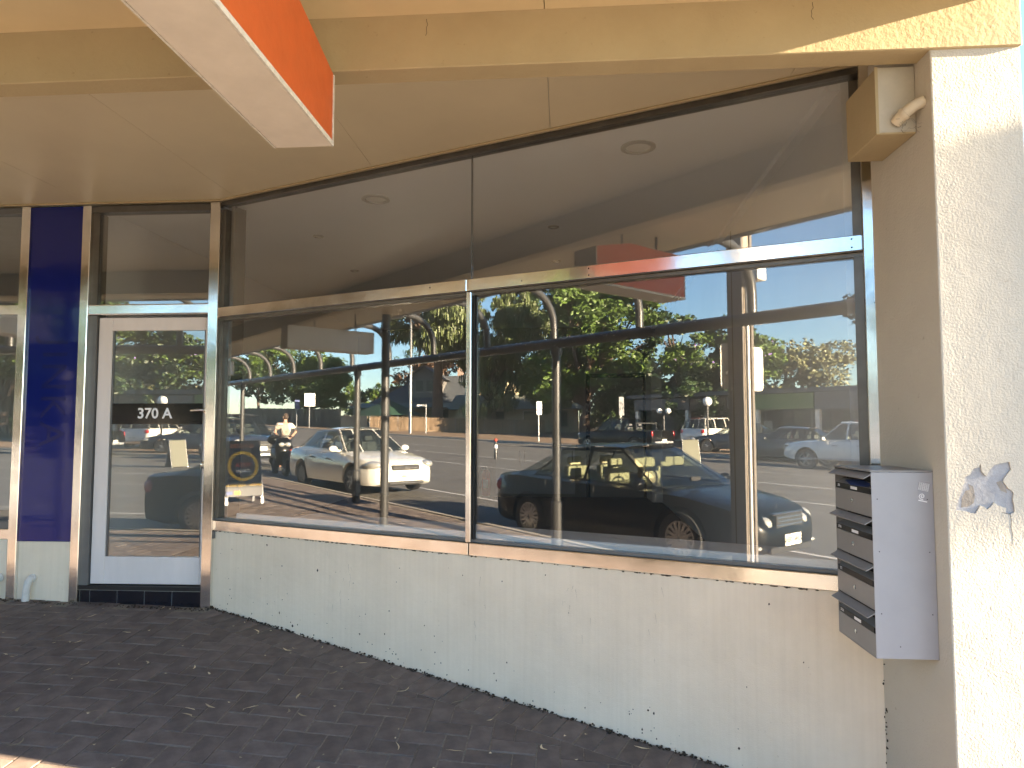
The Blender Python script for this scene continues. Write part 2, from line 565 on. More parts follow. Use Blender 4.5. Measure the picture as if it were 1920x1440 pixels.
MT['fascia_green'] = mat('green_fascia', (0.12, 0.19, 0.06), 0.6, var=0.15, scale=2)
MT['fascia_grey'] = mat('grey_fascia', (0.14, 0.14, 0.135), 0.7, var=0.2, scale=2)
MT['oliveboard'] = mat('pale_olive_board', (0.10, 0.10, 0.06), 0.6)
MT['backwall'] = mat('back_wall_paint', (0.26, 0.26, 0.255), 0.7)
MT['ring'] = mat('downlight_ring', (0.42, 0.41, 0.39), 0.4)
MT['cover'] = mat('cream_cover', (0.52, 0.47, 0.37), 0.6, var=0.2, scale=9)
MT['globe'] = mat('white_globe', (0.80, 0.80, 0.78), 0.25)
MT['yellow'] = mat('yellow_print', (0.72, 0.46, 0.02), 0.5)
MT['redprint'] = mat('red_print', (0.50, 0.06, 0.03), 0.5)
MT['blueprint'] = mat('blue_sign_print', (0.05, 0.08, 0.22), 0.5)
MT['orangeprint'] = mat('orange_print', (0.62, 0.22, 0.10), 0.5)
MT['blackboard'] = mat('black_board', (0.025, 0.025, 0.027), 0.35)
MT['ground'] = mat('dry_ground', (0.20, 0.17, 0.11), 0.95, var=0.4, scale=0.15)
def leaf(name, c, v=0.45):
    m = mat(name, c, 0.55, island=v)
    return m
MT['lf_mid'] = leaf('mid_green_leaf', (0.079, 0.131, 0.022))
MT['lf_dark'] = leaf('dark_green_leaf', (0.039, 0.071, 0.020))
MT['lf_pepper'] = leaf('pepper_tree_leaf', (0.094, 0.120, 0.036))
MT['lf_pale'] = leaf('pale_olive_leaf', (0.158, 0.163, 0.077))
MT['lf_olive'] = leaf('olive_leaf', (0.084, 0.087, 0.031))
MT['lf_brown'] = leaf('bronze_leaf', (0.128, 0.076, 0.046))
MT['flower'] = leaf('jacaranda_flower', (0.22, 0.13, 0.42))
# ================================================================ ground, road, kerbs
def sheet(name, xs, ys, zf, material, dz=0.0, parent=None):
    m = MB(); vs = []; fs = []
    for y in ys:
        for x in xs: vs.append((x, y, zf(x, y)+dz))
    nx = len(xs)
    for j in range(len(ys)-1):
        for i in range(nx-1):
            a = j*nx+i
            fs.append((a, a+1, a+nx+1, a+nx))
    m.add(vs, fs)
    o = m.build(name, material, parent)
    if parent is None: o['kind'] = 'structure'
    return o
def rng(a, b, n): return [a+(b-a)*i/n for i in range(n+1)]
sheet('ground', [-900, -400, -150, -120, -60, -30, 0, 30, 60, 100, 400, 900], [-900, -300, -120, -60, -34, -28, -5.6, -4.4, 9, 60, 300, 900], road_z, MT['ground'], dz=-0.30)
XS = rng(-150, 62, 106)
sheet('road', XS, [FARK-0.02, -22, -16, -10, -6, KERB-0.05], lambda x, y: road_z(x)+0.05*math.sin(math.pi*(y-KERB)/(FARK-KERB)), MT['asphalt'])
# painted lines follow the camber of the road
def roadtop(x, y): return road_z(x)+0.05*math.sin(math.pi*(y-KERB)/(FARK-KERB))
sheet('lane_marking', XS, [-16.6, -16.48], roadtop, MT['line'], 0.006)
sheet('lane_marking', XS, [-13.2, -13.09], roadtop, MT['line'], 0.006)
sheet('parking_marking', XS, [-7.75, -7.65], roadtop, MT['line'], 0.006)
sheet('lane_marking', XS, [-20.2, -20.1], roadtop, MT['line'], 0.006)
def kerbrun(name, ya, yb, sgn):
    # gutter tray and upstand: profile swept along the street
    m = MB(); vs = []; fs = []
    prof = [(ya, -0.06), (ya, 0.012), (yb-0.15*sgn, 0.02), (yb-0.13*sgn, 0.135), (yb-0.10*sgn, 0.15), (yb, 0.152), (yb, -0.06)]
    for x in XS:
        for (y, h) in prof: vs.append((x, y, road_z(x)+h))
    k = len(prof)
    for i in range(len(XS)-1):
        for j in range(k-1):
            a = i*k+j
            fs.append((a, a+k, a+k+1, a+1) if sgn > 0 else (a, a+1, a+k+1, a+k))
    m.add(vs, fs)
    o = m.build(name, MT['concrete']); o['kind'] = 'structure'
kerbrun('kerb', KERB-0.45, KERB+0.02, 1)
kerbrun('far_kerb', FARK+0.40, FARK-0.02, -1)
sheet('far_footpath', XS, [-31.0, FARK-0.02], lambda x, y: road_z(x)+0.155, MT['dirt'])
sheet('far_verge', XS, [-70, -31.0], lambda x, y: road_z(x)+0.14, MT['dirt'])

# ---- herringbone clay pavers on the near footpath
sand = sheet('footpath', rng(-20, 8, 56), rng(KERB+0.02, 1.2, 26), foot_z, MT['sand'], dz=-0.0042)
sand['kind'] = 'structure'
G = 0.1180
def paver_mesh(name, lx, ly, seed):
    r = random.Random(seed)
    h = 0.05; c = 0.003
    x, y = lx/2-0.0034, ly/2-0.0034
    j = lambda: r.uniform(-0.0012, 0.0012)
    m = MB()
    m.add([(-x,-y,-h),(x,-y,-h),(x,y,-h),(-x,y,-h),
           (-x+j(),-y+j(),-c),(x+j(),-y+j(),-c),(x+j(),y+j(),-c),(-x+j(),y+j(),-c),
           (-x+c,-y+c,0),(x-c,-y+c,0),(x-c,y-c,0),(-x+c,y-c,0)],
          [(0,1,5,4),(1,2,6,5),(2,3,7,6),(3,0,4,7),(4,5,9,8),(5,6,10,9),(6,7,11,10),(7,4,8,11),(8,9,10,11)])
    return m
PV = [paver_mesh('paver', 2*G, G, i) for i in range(3)]
PVM = []
for m in PV:
    me = m.mesh('paver'); me.materials.append(MT['brick']); PVM.append(me)
def inside_shop(x, y):
    if y > -0.02 and x < 0.1: return True
    return (x*math.sin(TH)+y*math.cos(TH)) > -0.02 and x > -0.1 or (x > 4.04 and y > -2.36)
def soldier(x, y):     # strip along the window wall kept for the header course
    return (x*math.sin(TH)+y*math.cos(TH)) > -0.20 and x > 0.02
spots = []; cutp = []
for i in range(-170, 66):
    for j in range(-44, 2):
        k = (i-j) % 4
        if k == 0: x, y, rz = (i+1)*G, (j+0.5)*G, 0.0
        elif k == 3: x, y, rz = (i+0.5)*G, (j+1)*G, math.pi/2
        else: continue
        if y < KERB+0.10 or y > 0.1: continue
        if inside_shop(x, y): continue
        if soldier(x, y) or soldier(x+.1, y+.1) or soldier(x-.05, y+.12) or soldier(x+.118, y):
            cutp.append((x, y, rz)); continue
        spots.append((x, y, rz))
ct, st = math.cos(TH), math.sin(TH)
u = 0.10
while u < 4.35:
    v = -0.115
    spots.append((u*ct+v*st, -u*st+v*ct, math.pi/2-TH)); u += G
def tilt(x, y):
    e = 0.05
    return (foot_z(x+e, y)-foot_z(x-e, y))/(2*e), (foot_z(x, y+e)-foot_z(x, y-e))/(2*e)
inv = mw.inverted()
def score(p):
    q = inv @ Vector((p[0], p[1], foot_z(p[0], p[1])))
    if q.z > -0.1: return 1e9
    px, py = 960+F_PX*q.x/-q.z, 720-F_PX*q.y/-q.z
    return -q.z if (-60 < px < 1500 and py < 1475) else 1e6-q.z
order = sorted(spots, key=score)
rp = random.Random(3)
far = MB()
for n_, (x, y, rz) in enumerate(order):
    gx, gy = tilt(x, y)
    z = foot_z(x, y)+rp.uniform(-0.0022, 0.0022)
    nrm = Vector((-gx+rp.uniform(-.006, .006), -gy+rp.uniform(-.006, .006), 1)).normalized()
    q = nrm.to_track_quat('Z', 'Y') if False else Vector((0, 0, 1)).rotation_difference(nrm)
    M = Matrix.Translation((x, y, z)) @ q.to_matrix().to_4x4() @ Matrix.Rotation(rz+rp.uniform(-.008, .008), 4, 'Z')
    if n_ < 300:
        o = bpy.data.objects.new('paver', PVM[n_ % 3]); COL.objects.link(o)
        o.parent = sand
        o.matrix_local = M
    else:
        far.M = M
        b = PV[n_ % 3]
        far.add(b.v, b.f)
far.M = None
# pavers cut along the header course
for (x, y, rz) in cutp:
    hx, hy = (G-.0026, G/2-.0026) if rz == 0 else (G/2-.0026, G-.0026)
    poly = [(x-hx, y-hy), (x+hx, y-hy), (x+hx, y+hy), (x-hx, y+hy)]
    sd_ = lambda p: (p[0]*math.sin(TH)+p[1]*math.cos(TH))+.2385
    out = []
    for a, b in zip(poly, poly[1:]+poly[:1]):
        da, db = sd_(a), sd_(b)
        if da < 0: out.append(a)
        if da*db < 0:
            k = da/(da-db); out.append((lerp(a[0], b[0], k), lerp(a[1], b[1], k)))
    if len(out) < 3: continue
    n = len(out)
    far.add([(p[0], p[1], foot_z(*p)-.001) for p in out]+[(p[0], p[1], foot_z(*p)-.05) for p in out],
            [tuple(range(n))]+[(i, n+i, n+(i+1) % n, (i+1) % n) for i in range(n)])
fo = far.build('paving', MT['brick'], sand)
fo['kind'] = 'stuff'

# ---- leaf litter and grit on the pavers
rl = random.Random(21)
lit = MB()
def litter(x, y, L, wd, a, curl):
    z = foot_z(x, y)+0.004
    pts = []
    for t in (-1, -0.5, 0, 0.5, 1):
        cx = t*L/2; cy = curl*(t*t-0.3)*L
        hw = wd*(1-t*t)*0.5+0.0006
        for s_ in (-1, 1):
            px, py = cx, cy+s_*hw
            pts.append((x+px*math.cos(a)-py*math.sin(a), y+px*math.sin(a)+py*math.cos(a), z+0.004*abs(t)+rl.uniform(0, .002)))
    lit.add(pts, [(0, 2, 3, 1), (2, 4, 5, 3), (4, 6, 7, 5), (6, 8, 9, 7)])
for i in range(270):
    x, y = rl.uniform(-1.7, 3.6), rl.uniform(-3.3, -0.05)
    if inside_shop(x, y): continue
    k = rl.random()
    if k < 0.45: litter(x, y, rl.uniform(.035, .10), rl.uniform(.006, .013), rl.uniform(0, 6.3), rl.uniform(-.25, .25))
    else: litter(x, y, rl.uniform(.008, .022), rl.uniform(.007, .015), rl.uniform(0, 6.3), 0)
o = lit.build('leaf_litter', MT['leaflitter'])
tag(o, 'scattered dry gum leaves and twigs lying on the brown pavers', 'leaf litter', kind='stuff')
deb = MB()
def crumb(x, y, z, s_):
    deb.ball((x, y, z), s_*rl.uniform(.6, 1.4), s_*rl.uniform(.6, 1.4), s_*rl.uniform(.5, 1.0), n=5, m=4)
for i in range(520):
    uu = rl.uniform(0.0, 4.1); vv = -abs(rl.gauss(0, .012))-0.002
    x, y = uu*ct+vv*st, -uu*st+vv*ct
    crumb(x, y, foot_z(x, y)+rl.uniform(-.002, .012), rl.uniform(.003, .009))
for i in range(160):
    x, y = rl.uniform(-1.7, 0), -abs(rl.gauss(0.02, .015))-0.04
    crumb(x, y, foot_z(x, y)+rl.uniform(-.002, .008), rl.uniform(.003, .008))
o = deb.build('grit', MT['debris'])
tag(o, 'dark grit and soil gathered along the foot of the shop wall', 'grit', kind='stuff')
# ================================================================ shop front
WZ = -TH
def wall_thing(name, label, cat, group=None): return thing(name, label, cat, (0, 0, -0.2), WZ, group)
def wbox(u0, v0, z0, u1, v1, z1):          # box in window wall coordinates (u along, v into the shop)
    m = MB(); m.M = Matrix.Rotation(WZ, 4, 'Z'); m.box(u0, v0, z0, u1, v1, z1); m.M = None
    return m
UR = 4.400

# ---- low rendered wall under the window
t = wall_thing('low_wall', 'off white rendered low wall under the big angled shop window', 'wall')
mw_ = MB(); mw_.M = Matrix.Rotation(WZ, 4, 'Z')
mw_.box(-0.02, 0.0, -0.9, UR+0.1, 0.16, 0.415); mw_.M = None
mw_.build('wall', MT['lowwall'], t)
rq = random.Random(77); ch = MB(); ch.M = Matrix.Rotation(WZ, 4, 'Z')
for i in range(120):
    u_ = rq.uniform(.05, 4.2); zg = foot_z(u_*math.cos(TH), -u_*math.sin(TH))
    z_ = zg+abs(rq.gauss(0, .10)) if i < 75 else rq.uniform(zg, .40)
    n_ = rq.randint(4, 6); s1 = rq.uniform(.0012, .0045) if rq.random() < .85 else rq.uniform(.004, .009)
    ch.prism([(u_+s1*rq.uniform(.5, 1.2)*math.cos(6.283*k/n_), z_+s1*rq.uniform(.6, 1.8)*math.sin(6.283*k/n_)) for k in range(n_)], .0, -.0012, 'y')
for i in range(26):
    u_ = rq.choice((1.18, 1.26, 2.3, 2.9, 3.4))+rq.gauss(0, .05); z_ = rq.uniform(-.05, .36); L_ = rq.uniform(.02, .07)
    ch.prism([(u_, z_), (u_+.0008, z_), (u_+rq.uniform(-.01, .012), z_-L_)], .0, -.0006, 'y')
ch.M = None
ch.build('paint_chips', MT['debris'], t)['kind'] = 'stuff'
# ---- big window
t = wall_thing('shop_window', 'large angled shop window with aluminium transom and sill reflecting the street', 'window')
wbox(0.0, -0.012, 0.418, 2.224, 0.05, 0.494).build('sill', MT['alu'], t, bevel=0.004)
wbox(2.230, -0.012, 0.418, UR+0.05, 0.05, 0.494).build('sill', MT['alu'], t, bevel=0.004)
wbox(-0.005, -0.030, 2.022, 2.218, 0.02, 2.098).build('transom', MT['alu'], t, bevel=0.004)
wbox(2.232, -0.030, 2.022, UR-0.005, 0.02, 2.098).build('transom', MT['alu'], t, bevel=0.004)
tt = wbox(2.208, -0.018, 0.496, 2.244, 0.02, 2.020).build('mullion', MT['alu'], t, bevel=0.004)
wbox(2.219, -0.024, 2.024, 2.231, 0.02, 2.096).build('joint_cover', MT['chrome'], t)
wbox(2.246, 0.010, 0.496, 2.256, 0.03, 2.020).build('seal', MT['seal'], t)
wbox(2.2205, 0.022, 2.10, 2.2235, 0.04, 2.894).build('seal', MT['greyframe'], t)
wbox(0.0, -0.004, 2.895, UR, 0.07, 2.925).build('head_frame', MT['bronze'], t)
wbox(0.0, 0.004, 2.000, UR, 0.07, 2.0195).build('transom_lower_bar', MT['bronze'], t)  # dark bronze bar directly below the transom
wbox(0.0, 0.01, 0.496, UR, 0.06, 0.512).build('bottom_bead', MT['greyframe'], t)
wbox(0.005, 0.0, 0.513, 0.045, 0.09, 1.998).build('jamb', MT['bronze'], t)
wbox(0.005, 0.0, 2.10, 0.045, 0.09, 2.863).build('jamb', MT['bronze'], t)
wbox(0.047, 0.05, 0.513, 0.085, 0.16, 2.89).build('inner_jamb', MT['greyframe'], t)
wbox(UR-0.045, 0.0, 0.513, UR-0.004, 0.10, 1.998).build('jamb', MT['bronze'], t)
wbox(UR-0.045, 0.0, 2.10, UR-0.004, 0.10, 2.863).build('jamb', MT['bronze'], t)
wbox(UR-0.002, -0.034, 0.497, UR+0.075, 0.06, 2.925).build('post', MT['alu'], t, bevel=0.004)
for (a, b, c, d) in ((0.046, 0.513, 2.222, 1.999), (2.232, 0.513, UR-0.046, 1.999), (0.046, 2.060, 2.2204, 2.894), (2.2236, 2.060, UR-0.046, 2.894)):
    wbox(a, 0.026, b, c, 0.036, d).build('pane', MT['glass'], t)
sm = MB(); sm.M = Matrix.Rotation(WZ, 4, 'Z')
rr = random.Random(5)
for (u_, z_) in ((3.02, 2.08), (3.02, 2.042), (4.35, 2.08), (4.35, 2.04), (1.95, 2.07), (2.6, 2.05)):
    sm.lathe([(0.0045, 0), (0.003, 0.003)], 8, Matrix.Translation((u_, -0.030, z_)) @ Matrix.Rotation(R(90), 4, 'X'))
sm.M = None
sm.build('screws', MT['seal'], t)
# rough bead of filler and dirt under the sill
dm = MB(); dm.M = Matrix.Rotation(WZ, 4, 'Z')
for i in range(150):
    u_ = rr.uniform(0.02, 4.2)
    dm.ball((u_, -0.004, 0.416-abs(rr.gauss(0, .002))), rr.uniform(.004, .014), .004, rr.uniform(.002, .005), n=6, m=4)
dm.M = None
dm.build('sealant_bead', MT['debris'], t)

# ---- corner post between door and window
t = thing('corner_post', 'tall aluminium post between white door and angled window', 'post', (-0.035, 0, -0.15))
MB().box(-0.075, -0.035, -0.3, 0.003, 0.05, 2.915).build('post', MT['alu'], t, bevel=0.004)
wbox(0.003, -0.02, 0.36, 0.02, 0.01, 0.415).build('end_cap', MT['greyframe'], t)

# ---- door opening
t = thing('shop_door', 'white glazed timber shop door with black strip numbered 370 A', 'door', (-0.527, 0.04, 0.0), 0.0)
dl, dr, y0, y1 = -0.972, -0.080, 0.030, 0.075
MB().box(dl, y0, 0.004, -0.865, y1, 2.036).build('stile', MT['white_paint'], t, bevel=0.003)
MB().box(-0.125, y0, 0.004, dr, y1, 2.036).build('stile', MT['white_paint'], t, bevel=0.003)
MB().box(-0.8645, y0, 0.004, -0.1255, y1, 0.208).build('bottom_rail', MT['white_paint'], t, bevel=0.003)
MB().box(-0.8645, y0, 1.936, -0.1255, y1, 2.036).build('top_rail', MT['white_paint'], t, bevel=0.003)
MB().box(-0.864, 0.046, 0.2085, -0.126, 0.052, 1.9355).build('pane', MT['doorglass'], t)
g = MB()
g.box(-0.864, 0.040, 0.2085, -0.852, 0.058, 1.9355); g.box(-0.138, 0.040, 0.2085, -0.126, 0.058, 1.9355)
g.build('glazing_bead', MT['greyframe'], t)
np_ = MB().box(-0.868, 0.0405, 1.212, -0.128, 0.0445, 1.372).build('number_strip', MT['black_gloss'], t)
text('door_number', '370 A', 0.112, MT['white_ink'], Matrix.Translation((-0.515, 0.0398, 1.292)) @ TXT_FRONT, t, bold=0.0022).parent = np_
h = MB()
h.lathe([(0.026, 0), (0.026, 0.008), (0.012, 0.012), (0.012, 0.045)], 16, Matrix.Translation((-0.100, 0.030, 1.318)) @ Matrix.Rotation(R(90), 4, 'X'))
h.tube([(-0.092, -0.014, 1.318), (-0.12, -0.017, 1.319), (-0.17, -0.017, 1.317), (-0.205, -0.012, 1.314)], [0.012, 0.012, 0.011, 0.009], 10)
h.build('handle', MT['chrome'], t, smooth=40)
lk = MB()
lk.lathe([(0.033, 0), (0.031, 0.010), (0.022, 0.014), (0.018, 0.018)], 18, Matrix.Translation((-0.102, 0.030, 0.902)) @ Matrix.Rotation(R(90), 4, 'X'))
lk.box(-0.105, 0.008, 0.892, -0.099, 0.013, 0.912)
lk.build('lock', MT['chrome'], t, smooth=40)

t.rotation_euler = (0, 0, R(1.5))
t = thing('door_frame', 'grey door frame with step of black tiles and clear transom window over door', 'door frame', (-0.55, 0, -0.14))
MB().box(-1.104, -0.035, -0.3, -1.036, 0.05, 2.912).build('post', MT['alu'], t, bevel=0.004)
MB().box(-1.036, 0.0, -0.02, -0.978, 0.10, 2.05).build('reveal', MT['greyframe'], t)
MB().box(-1.036, 0.0, 2.135, -0.985, 0.10, 2.86).build('reveal', MT['bronze'], t)
MB().box(-1.0355, -0.028, 2.052, -0.0755, 0.06, 2.134).build('transom', MT['alu'], t, bevel=0.01, seg=2)
MB().box(-1.0355, -0.01, 2.862, -0.0755, 0.08, 2.912).build('head', MT['bronze'], t)
MB().box(-0.984, 0.020, 2.135, -0.076, 0.028, 2.861).build('pane', MT['glass'], t)
MB().box(-1.035, -0.012, -0.034, -0.076, 0.11, -0.004).build('threshold', MT['blackout'], t)
MB().box(-1.034, 0.004, -0.32, -0.077, 0.09, -0.035).build('step', MT['grout'], t)
xs = [-1.034, -0.955, -0.740, -0.525, -0.310, -0.077]
for a, b in zip(xs, xs[1:]):
    MB().box(a+0.0035, -0.006, -0.30, b-0.0035, 0.0035, -0.040).build('tile', MT['black_tile'], t, bevel=0.0015)

# ---- blue panel bay
t = thing('blue_panel', 'tall glossy dark blue panel with faint ghost letters beside door', 'panel', (-1.32, 0, 0.32))
bp_ = MB().box(-1.534, -0.012, 0.322, -1.106, 0.02, 2.912).build('panel', MT['blue'], t)
Mx = Matrix.Translation((-1.312, -0.0125, 1.46)) @ TXT_FRONT @ Matrix.Rotation(R(-90), 4, 'Z')
text('ghost_letters', 'JINKA', 0.29, MT['blueletter'], Mx, t, extrude=0.0006, spacing=1.15).parent = bp_
t = thing('panel_base', 'short white rendered wall under the blue panel with pipe stub', 'wall', (-1.32, 0, -0.13))
MB().box(-1.534, -0.006, -0.5, -1.106, 0.10, 0.319).build('wall', MT['lowwall'], t)
def stub(x, label):
    t = thing('drain_pipe', label, 'pipe', (x, -0.03, foot_z(x, -.04)))
    m = MB(); z = foot_z(x, -0.05)
    m.tube([(x+.012, 0.0, 0.045), (x+.008, -0.025, 0.045), (x, -0.040, 0.025), (x-.006, -0.046, -0.03), (x-.010, -0.048, z+.002)], 0.026, 12)
    m.build('pipe', MT['pvcwhite'], t, smooth=50)
    m = MB(); m.lathe([(.031, 0), (.031, .012)], 14, Matrix.Translation((x+.012, -0.006, .045)) @ Matrix.Rotation(R(90), 4, 'X'))
    m.build('collar', MT['pvcwhite'], t)
stub(-1.42, 'small bent white drain pipe below the blue panel')
stub(-1.685, 'small bent white drain pipe under the neighbouring window')

# ---- neighbouring window at left
t = thing('side_window', 'aluminium framed window next door left of the blue panel', 'window', (-2.8, 0, 0.3))
MB().box(-1.606, -0.035, -0.5, -1.535, 0.05, 2.915).build('post', MT['alu'], t, bevel=0.004)
MB().box(-6.0, -0.02, 2.062, -1.607, 0.05, 2.142).build('transom', MT['alu'], t, bevel=0.004)
MB().box(-6.0, -0.02, 0.335, -1.607, 0.05, 0.412).build('sill', MT['alu'], t, bevel=0.004)
MB().box(-6.0, 0.0, 0.413, -1.607, 0.06, 0.470).build('bottom_bead', MT['greyframe'], t)
MB().box(-6.0, -0.01, 2.865, -1.607, 0.06, 2.912).build('head', MT['greyframe'], t)
MB().box(-6.0, 0.024, 0.471, -1.608, 0.032, 2.061).build('pane', MT['glass'], t)
MB().box(-6.0, 0.024, 2.143, -1.608, 0.032, 2.864).build('pane', MT['glass'], t)
t = thing('neighbour_wall', 'white rendered wall beneath the window next door', 'wall', (-3.8, 0, -0.1))
MB().box(-16, 0.0, -0.5, -1.607, 0.10, 0.333).build('wall', MT['lowwall'], t)
MB().box(-16, 0.0, 0.334, -6.001, 0.10, 2.912).build('upper_wall', MT['greywall'], t)

# ---- pier, verandah beam, downpipe box
t = thing('pier', 'rough cream rendered pier with chipped patch beside the mailbox', 'pier', (4.24, -2.0, -0.5))
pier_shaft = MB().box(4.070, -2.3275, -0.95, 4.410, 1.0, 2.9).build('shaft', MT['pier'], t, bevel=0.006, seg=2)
def blob(cx, cz, pts, y, th, name, material, parent):
    m = MB()
    m.prism([(cx+a, cz+b) for a, b in pts], y, y-th, 'y')
    return m.build(name, material, parent)
# broken render: irregular lip and bare patch built proud of the wall by a few mm of remaining coats
def P(px, py): return ((px-1850)*0.00211, (910-py)*0.00211)
rim = [P(*q) for q in ((1795,953),(1800,935),(1806,920),(1812,905),(1813,893),(1822,890),(1829,878),(1838,876),(1841,870),(1843,884),(1850,892),(1857,880),(1866,871),(1880,868),(1891,866),(1893,880),(1888,886),(1880,897),(1879,901),(1887,914),(1892,916),(1896,922),(1894,933),(1896,945),(1896,955),(1888,960),(1881,958),(1882,948),(1868,944),(1862,938),(1856,946),(1850,951),(1844,946),(1838,944),(1830,958),(1822,958),(1812,954))]
pb = blob(4.216, 0.965, rim, -2.3190, 0.0030, 'chipped_patch', MT['plaster'], t)
blob(4.216, 0.965, [P(*q) for q in ((1806,948),(1808,932),(1815,918),(1822,916),(1820,906),(1828,910),(1831,928),(1828,940),(1820,946))], -2.3219, 0.0008, 'chip', MT['plaster2'], t).parent = pb
blob(4.216, 0.965, [P(*q) for q in ((1868,903),(1876,900),(1884,914),(1886,922),(1876,918))], -2.3219, 0.0008, 'chip', MT['plaster2'], t).parent = pb
cr_ = MB()
pa = [(4.300, -2.3285, .878), (4.302, -2.3285, .83), (4.304, -2.3285, .80), (4.301, -2.3285, .76)]
cr_.tube([(4.268, -2.3275, .868), (4.297, -2.3275, .862), (4.300, -2.3275, .84), (4.298, -2.3275, .815), (4.302, -2.3275, .78), (4.300, -2.3275, .745)], [.0006, .0010, .0008, .0009, .0006, .0003], 5)
cr_.build('crack', MT['cobweb'], t)

t = thing('verandah_beam', 'long cream painted beam spanning overhead onto the pier', 'beam', (4.2, -2.3, 2.67))
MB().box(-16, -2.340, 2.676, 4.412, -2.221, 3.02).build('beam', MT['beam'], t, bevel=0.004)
cb = MB()
for x0 in (2.06, 3.62):
    pts = [(x0+random.uniform(-.006, .006), -2.3405, 2.885-0.012*i) for i in range(7)]
    cb.tube(pts, .0009, 4)
cb.build('crack', MT['cobweb'], t)

t = thing('downpipe_box', 'cream sheet metal box under the beam by the pier', 'box', (3.99, -2.05, 2.39))
MB().box(3.915, -2.205, 2.392, 4.0695, -1.90, 2.675).build('casing', MT['beam'], t, bevel=0.003)
MB().box(3.921, -2.2075, 2.398, 4.067, -2.2045, 2.672).build('front_cover', MT['cover'], t)
fl = MB()
fl.box(3.909, -2.2105, 2.390, 3.921, -2.2035, 2.6745)
fl.build('flange', MT['beam'], t)
t = thing('elbow_pipe', 'short painted elbow pipe joining the metal box to the pier', 'pipe', (4.02, -2.25, 2.45))
m = MB()
m.tube([(3.990, -2.206, 2.437), (3.996, -2.222, 2.447), (4.014, -2.246, 2.466), (4.040, -2.262, 2.484), (4.0705, -2.270, 2.495)], 0.0235, 14)
m.build('pipe', MT['pvc'], t, smooth=50)
m = MB()
m.tube([(4.004, -2.236, 2.456), (4.012, -2.245, 2.463)], 0.0275, 14)
m.build('collar', MT['pvc'], t, smooth=50)
cw = MB(); rc = random.Random(8)
for i in range(16):
    a = Vector((rc.uniform(3.99, 4.065), rc.uniform(-2.255, -2.208), rc.uniform(2.40, 2.45)))
    b = a+Vector((rc.uniform(-.03, .03), rc.uniform(-.01, .01), rc.uniform(-.03, .02)))
    cw.tube([a, (a+b)/2+Vector((0, 0, -.006)), b], rc.uniform(.0003, .0008), 4)
cw.build('cobweb', MT['cobweb'], t)
dots = MB(); rd = random.Random(9)
for i in range(64):
    z = rd.uniform(-0.5, 2.67) if i < 36 else rd.uniform(-.5, .27)
    dots.ball((4.068-abs(rd.gauss(0, .004)), -1.752+rd.gauss(0, .008)-0.01, z), rd.uniform(.0015, .0045), rd.uniform(.0015, .004), rd.uniform(.002, .008), n=5, m=4)
o = dots.build('corner_dirt', MT['debris'])
tag(o, 'line of dirt specks in the corner where window wall meets pier', 'dirt', kind='stuff')

# ---- ceilings
sf = struct('soffit', (0, -1, 2.93))
edges = [-16+1.2*i for i in range(18)]
edges = [e-0.205 for e in edges]
# joints of the eaves boards run towards the street
jx = [-16.0, -13.2, -10.8, -8.4, -6.0, -3.6, -2.25, -1.05, 0.15, 1.35, 2.55, 3.75, 4.10]
for a, b in zip(jx, jx[1:]):
    m = MB(); g_ = 0.0013
    ya, yb = -2.2205, lambda x: (0.04 if x <= 0 else -x*math.tan(TH)+0.02)
    pts = [(a+g_, -2.2205), (b-g_, -2.2205)]
    pts.append((b-g_, yb(b)))
    if a < 0 < b: pts.append((0, 0.04))
    pts.append((a+g_, yb(a)))
    m.prism(pts, 2.930, 2.942, 'z')
    m.build('panel', MT['soffit'], sf)
bd = MB()
bd.tube([(-16, -0.045, 2.924), (0.0, -0.045, 2.924)], 0.007, 6)
bd.tube([(0.0, -0.045, 2.924), (4.02*1.0, -4.02*math.tan(TH)-0.04, 2.924)], 0.007, 6)
bd.build('bead', MT['beam'], sf)
vc = struct('verandah_ceiling', (0, -3, 2.905))
vj = jx[:-1]+[4.42]
for a, b in zip(vj, vj[1:]):
    MB().box(a+.002, -3.74, 2.905, b-.002, -2.3405, 2.925).build('panel', MT['ceilfront'], vc)
rf = struct('roof', (0, 0, 3.0))
MB().box(-16.1, -3.745, 2.944, 4.42, 8.2, 3.16).build('slab', MT['galv'], rf)
MB().box(-16.1, -3.86, 2.90, 4.425, -3.747, 3.10).build('gutter', MT['steel_dark'], rf, bevel=0.01)

# ---- hanging light box signs
def hanging_sign(x0, x1, ya, yb, z0, z1, face, label, trimmed=True, chamfer=False):
    t = thing('hanging_sign', label, 'sign', ((x0+x1)/2, (ya+yb)/2, z0))
    top = [(yb, z1), (ya-.42, z1), (ya, z1-(.09 if chamfer else 0))]
    MB().prism([(ya, z0), (yb, z0)]+top, x0, x1, 'x').build('casing', MT['sign_white'], t, bevel=0.004)
    for s_, x in ((1, x1), (-1, x0)):
        MB().prism([(ya-.011, z0+.021), (yb+.011, z0+.021), (yb+.011, z1-.006), (ya-.42, z1-.006), (ya-.011, z1-(.096 if chamfer else .006))], x, x+.004*s_, 'x').build('face', face, t)
        m = MB()
        m.box(x, yb, z0, x+.008*s_, ya, z0+.020); m.box(x, ya-.010, z0+.021, x+.008*s_, ya, z1-.10); m.box(x, yb, z0+.021, x+.008*s_, yb+.010, z1)
        m.build('trim', MT['sign_trim'], t)
    for y in (ya-.45, yb+.25):
        MB().tube([((x0+x1)/2, y, z1), ((x0+x1)/2, y, 2.93)], .012, 8).build('hanger', MT['steel_dark'], t)
    return t
hanging_sign(1.435, 1.672, -2.36, -3.52, 2.345, 2.745, MT['sign_orange'], 'orange faced light box sign hanging under the verandah near the door', chamfer=True)
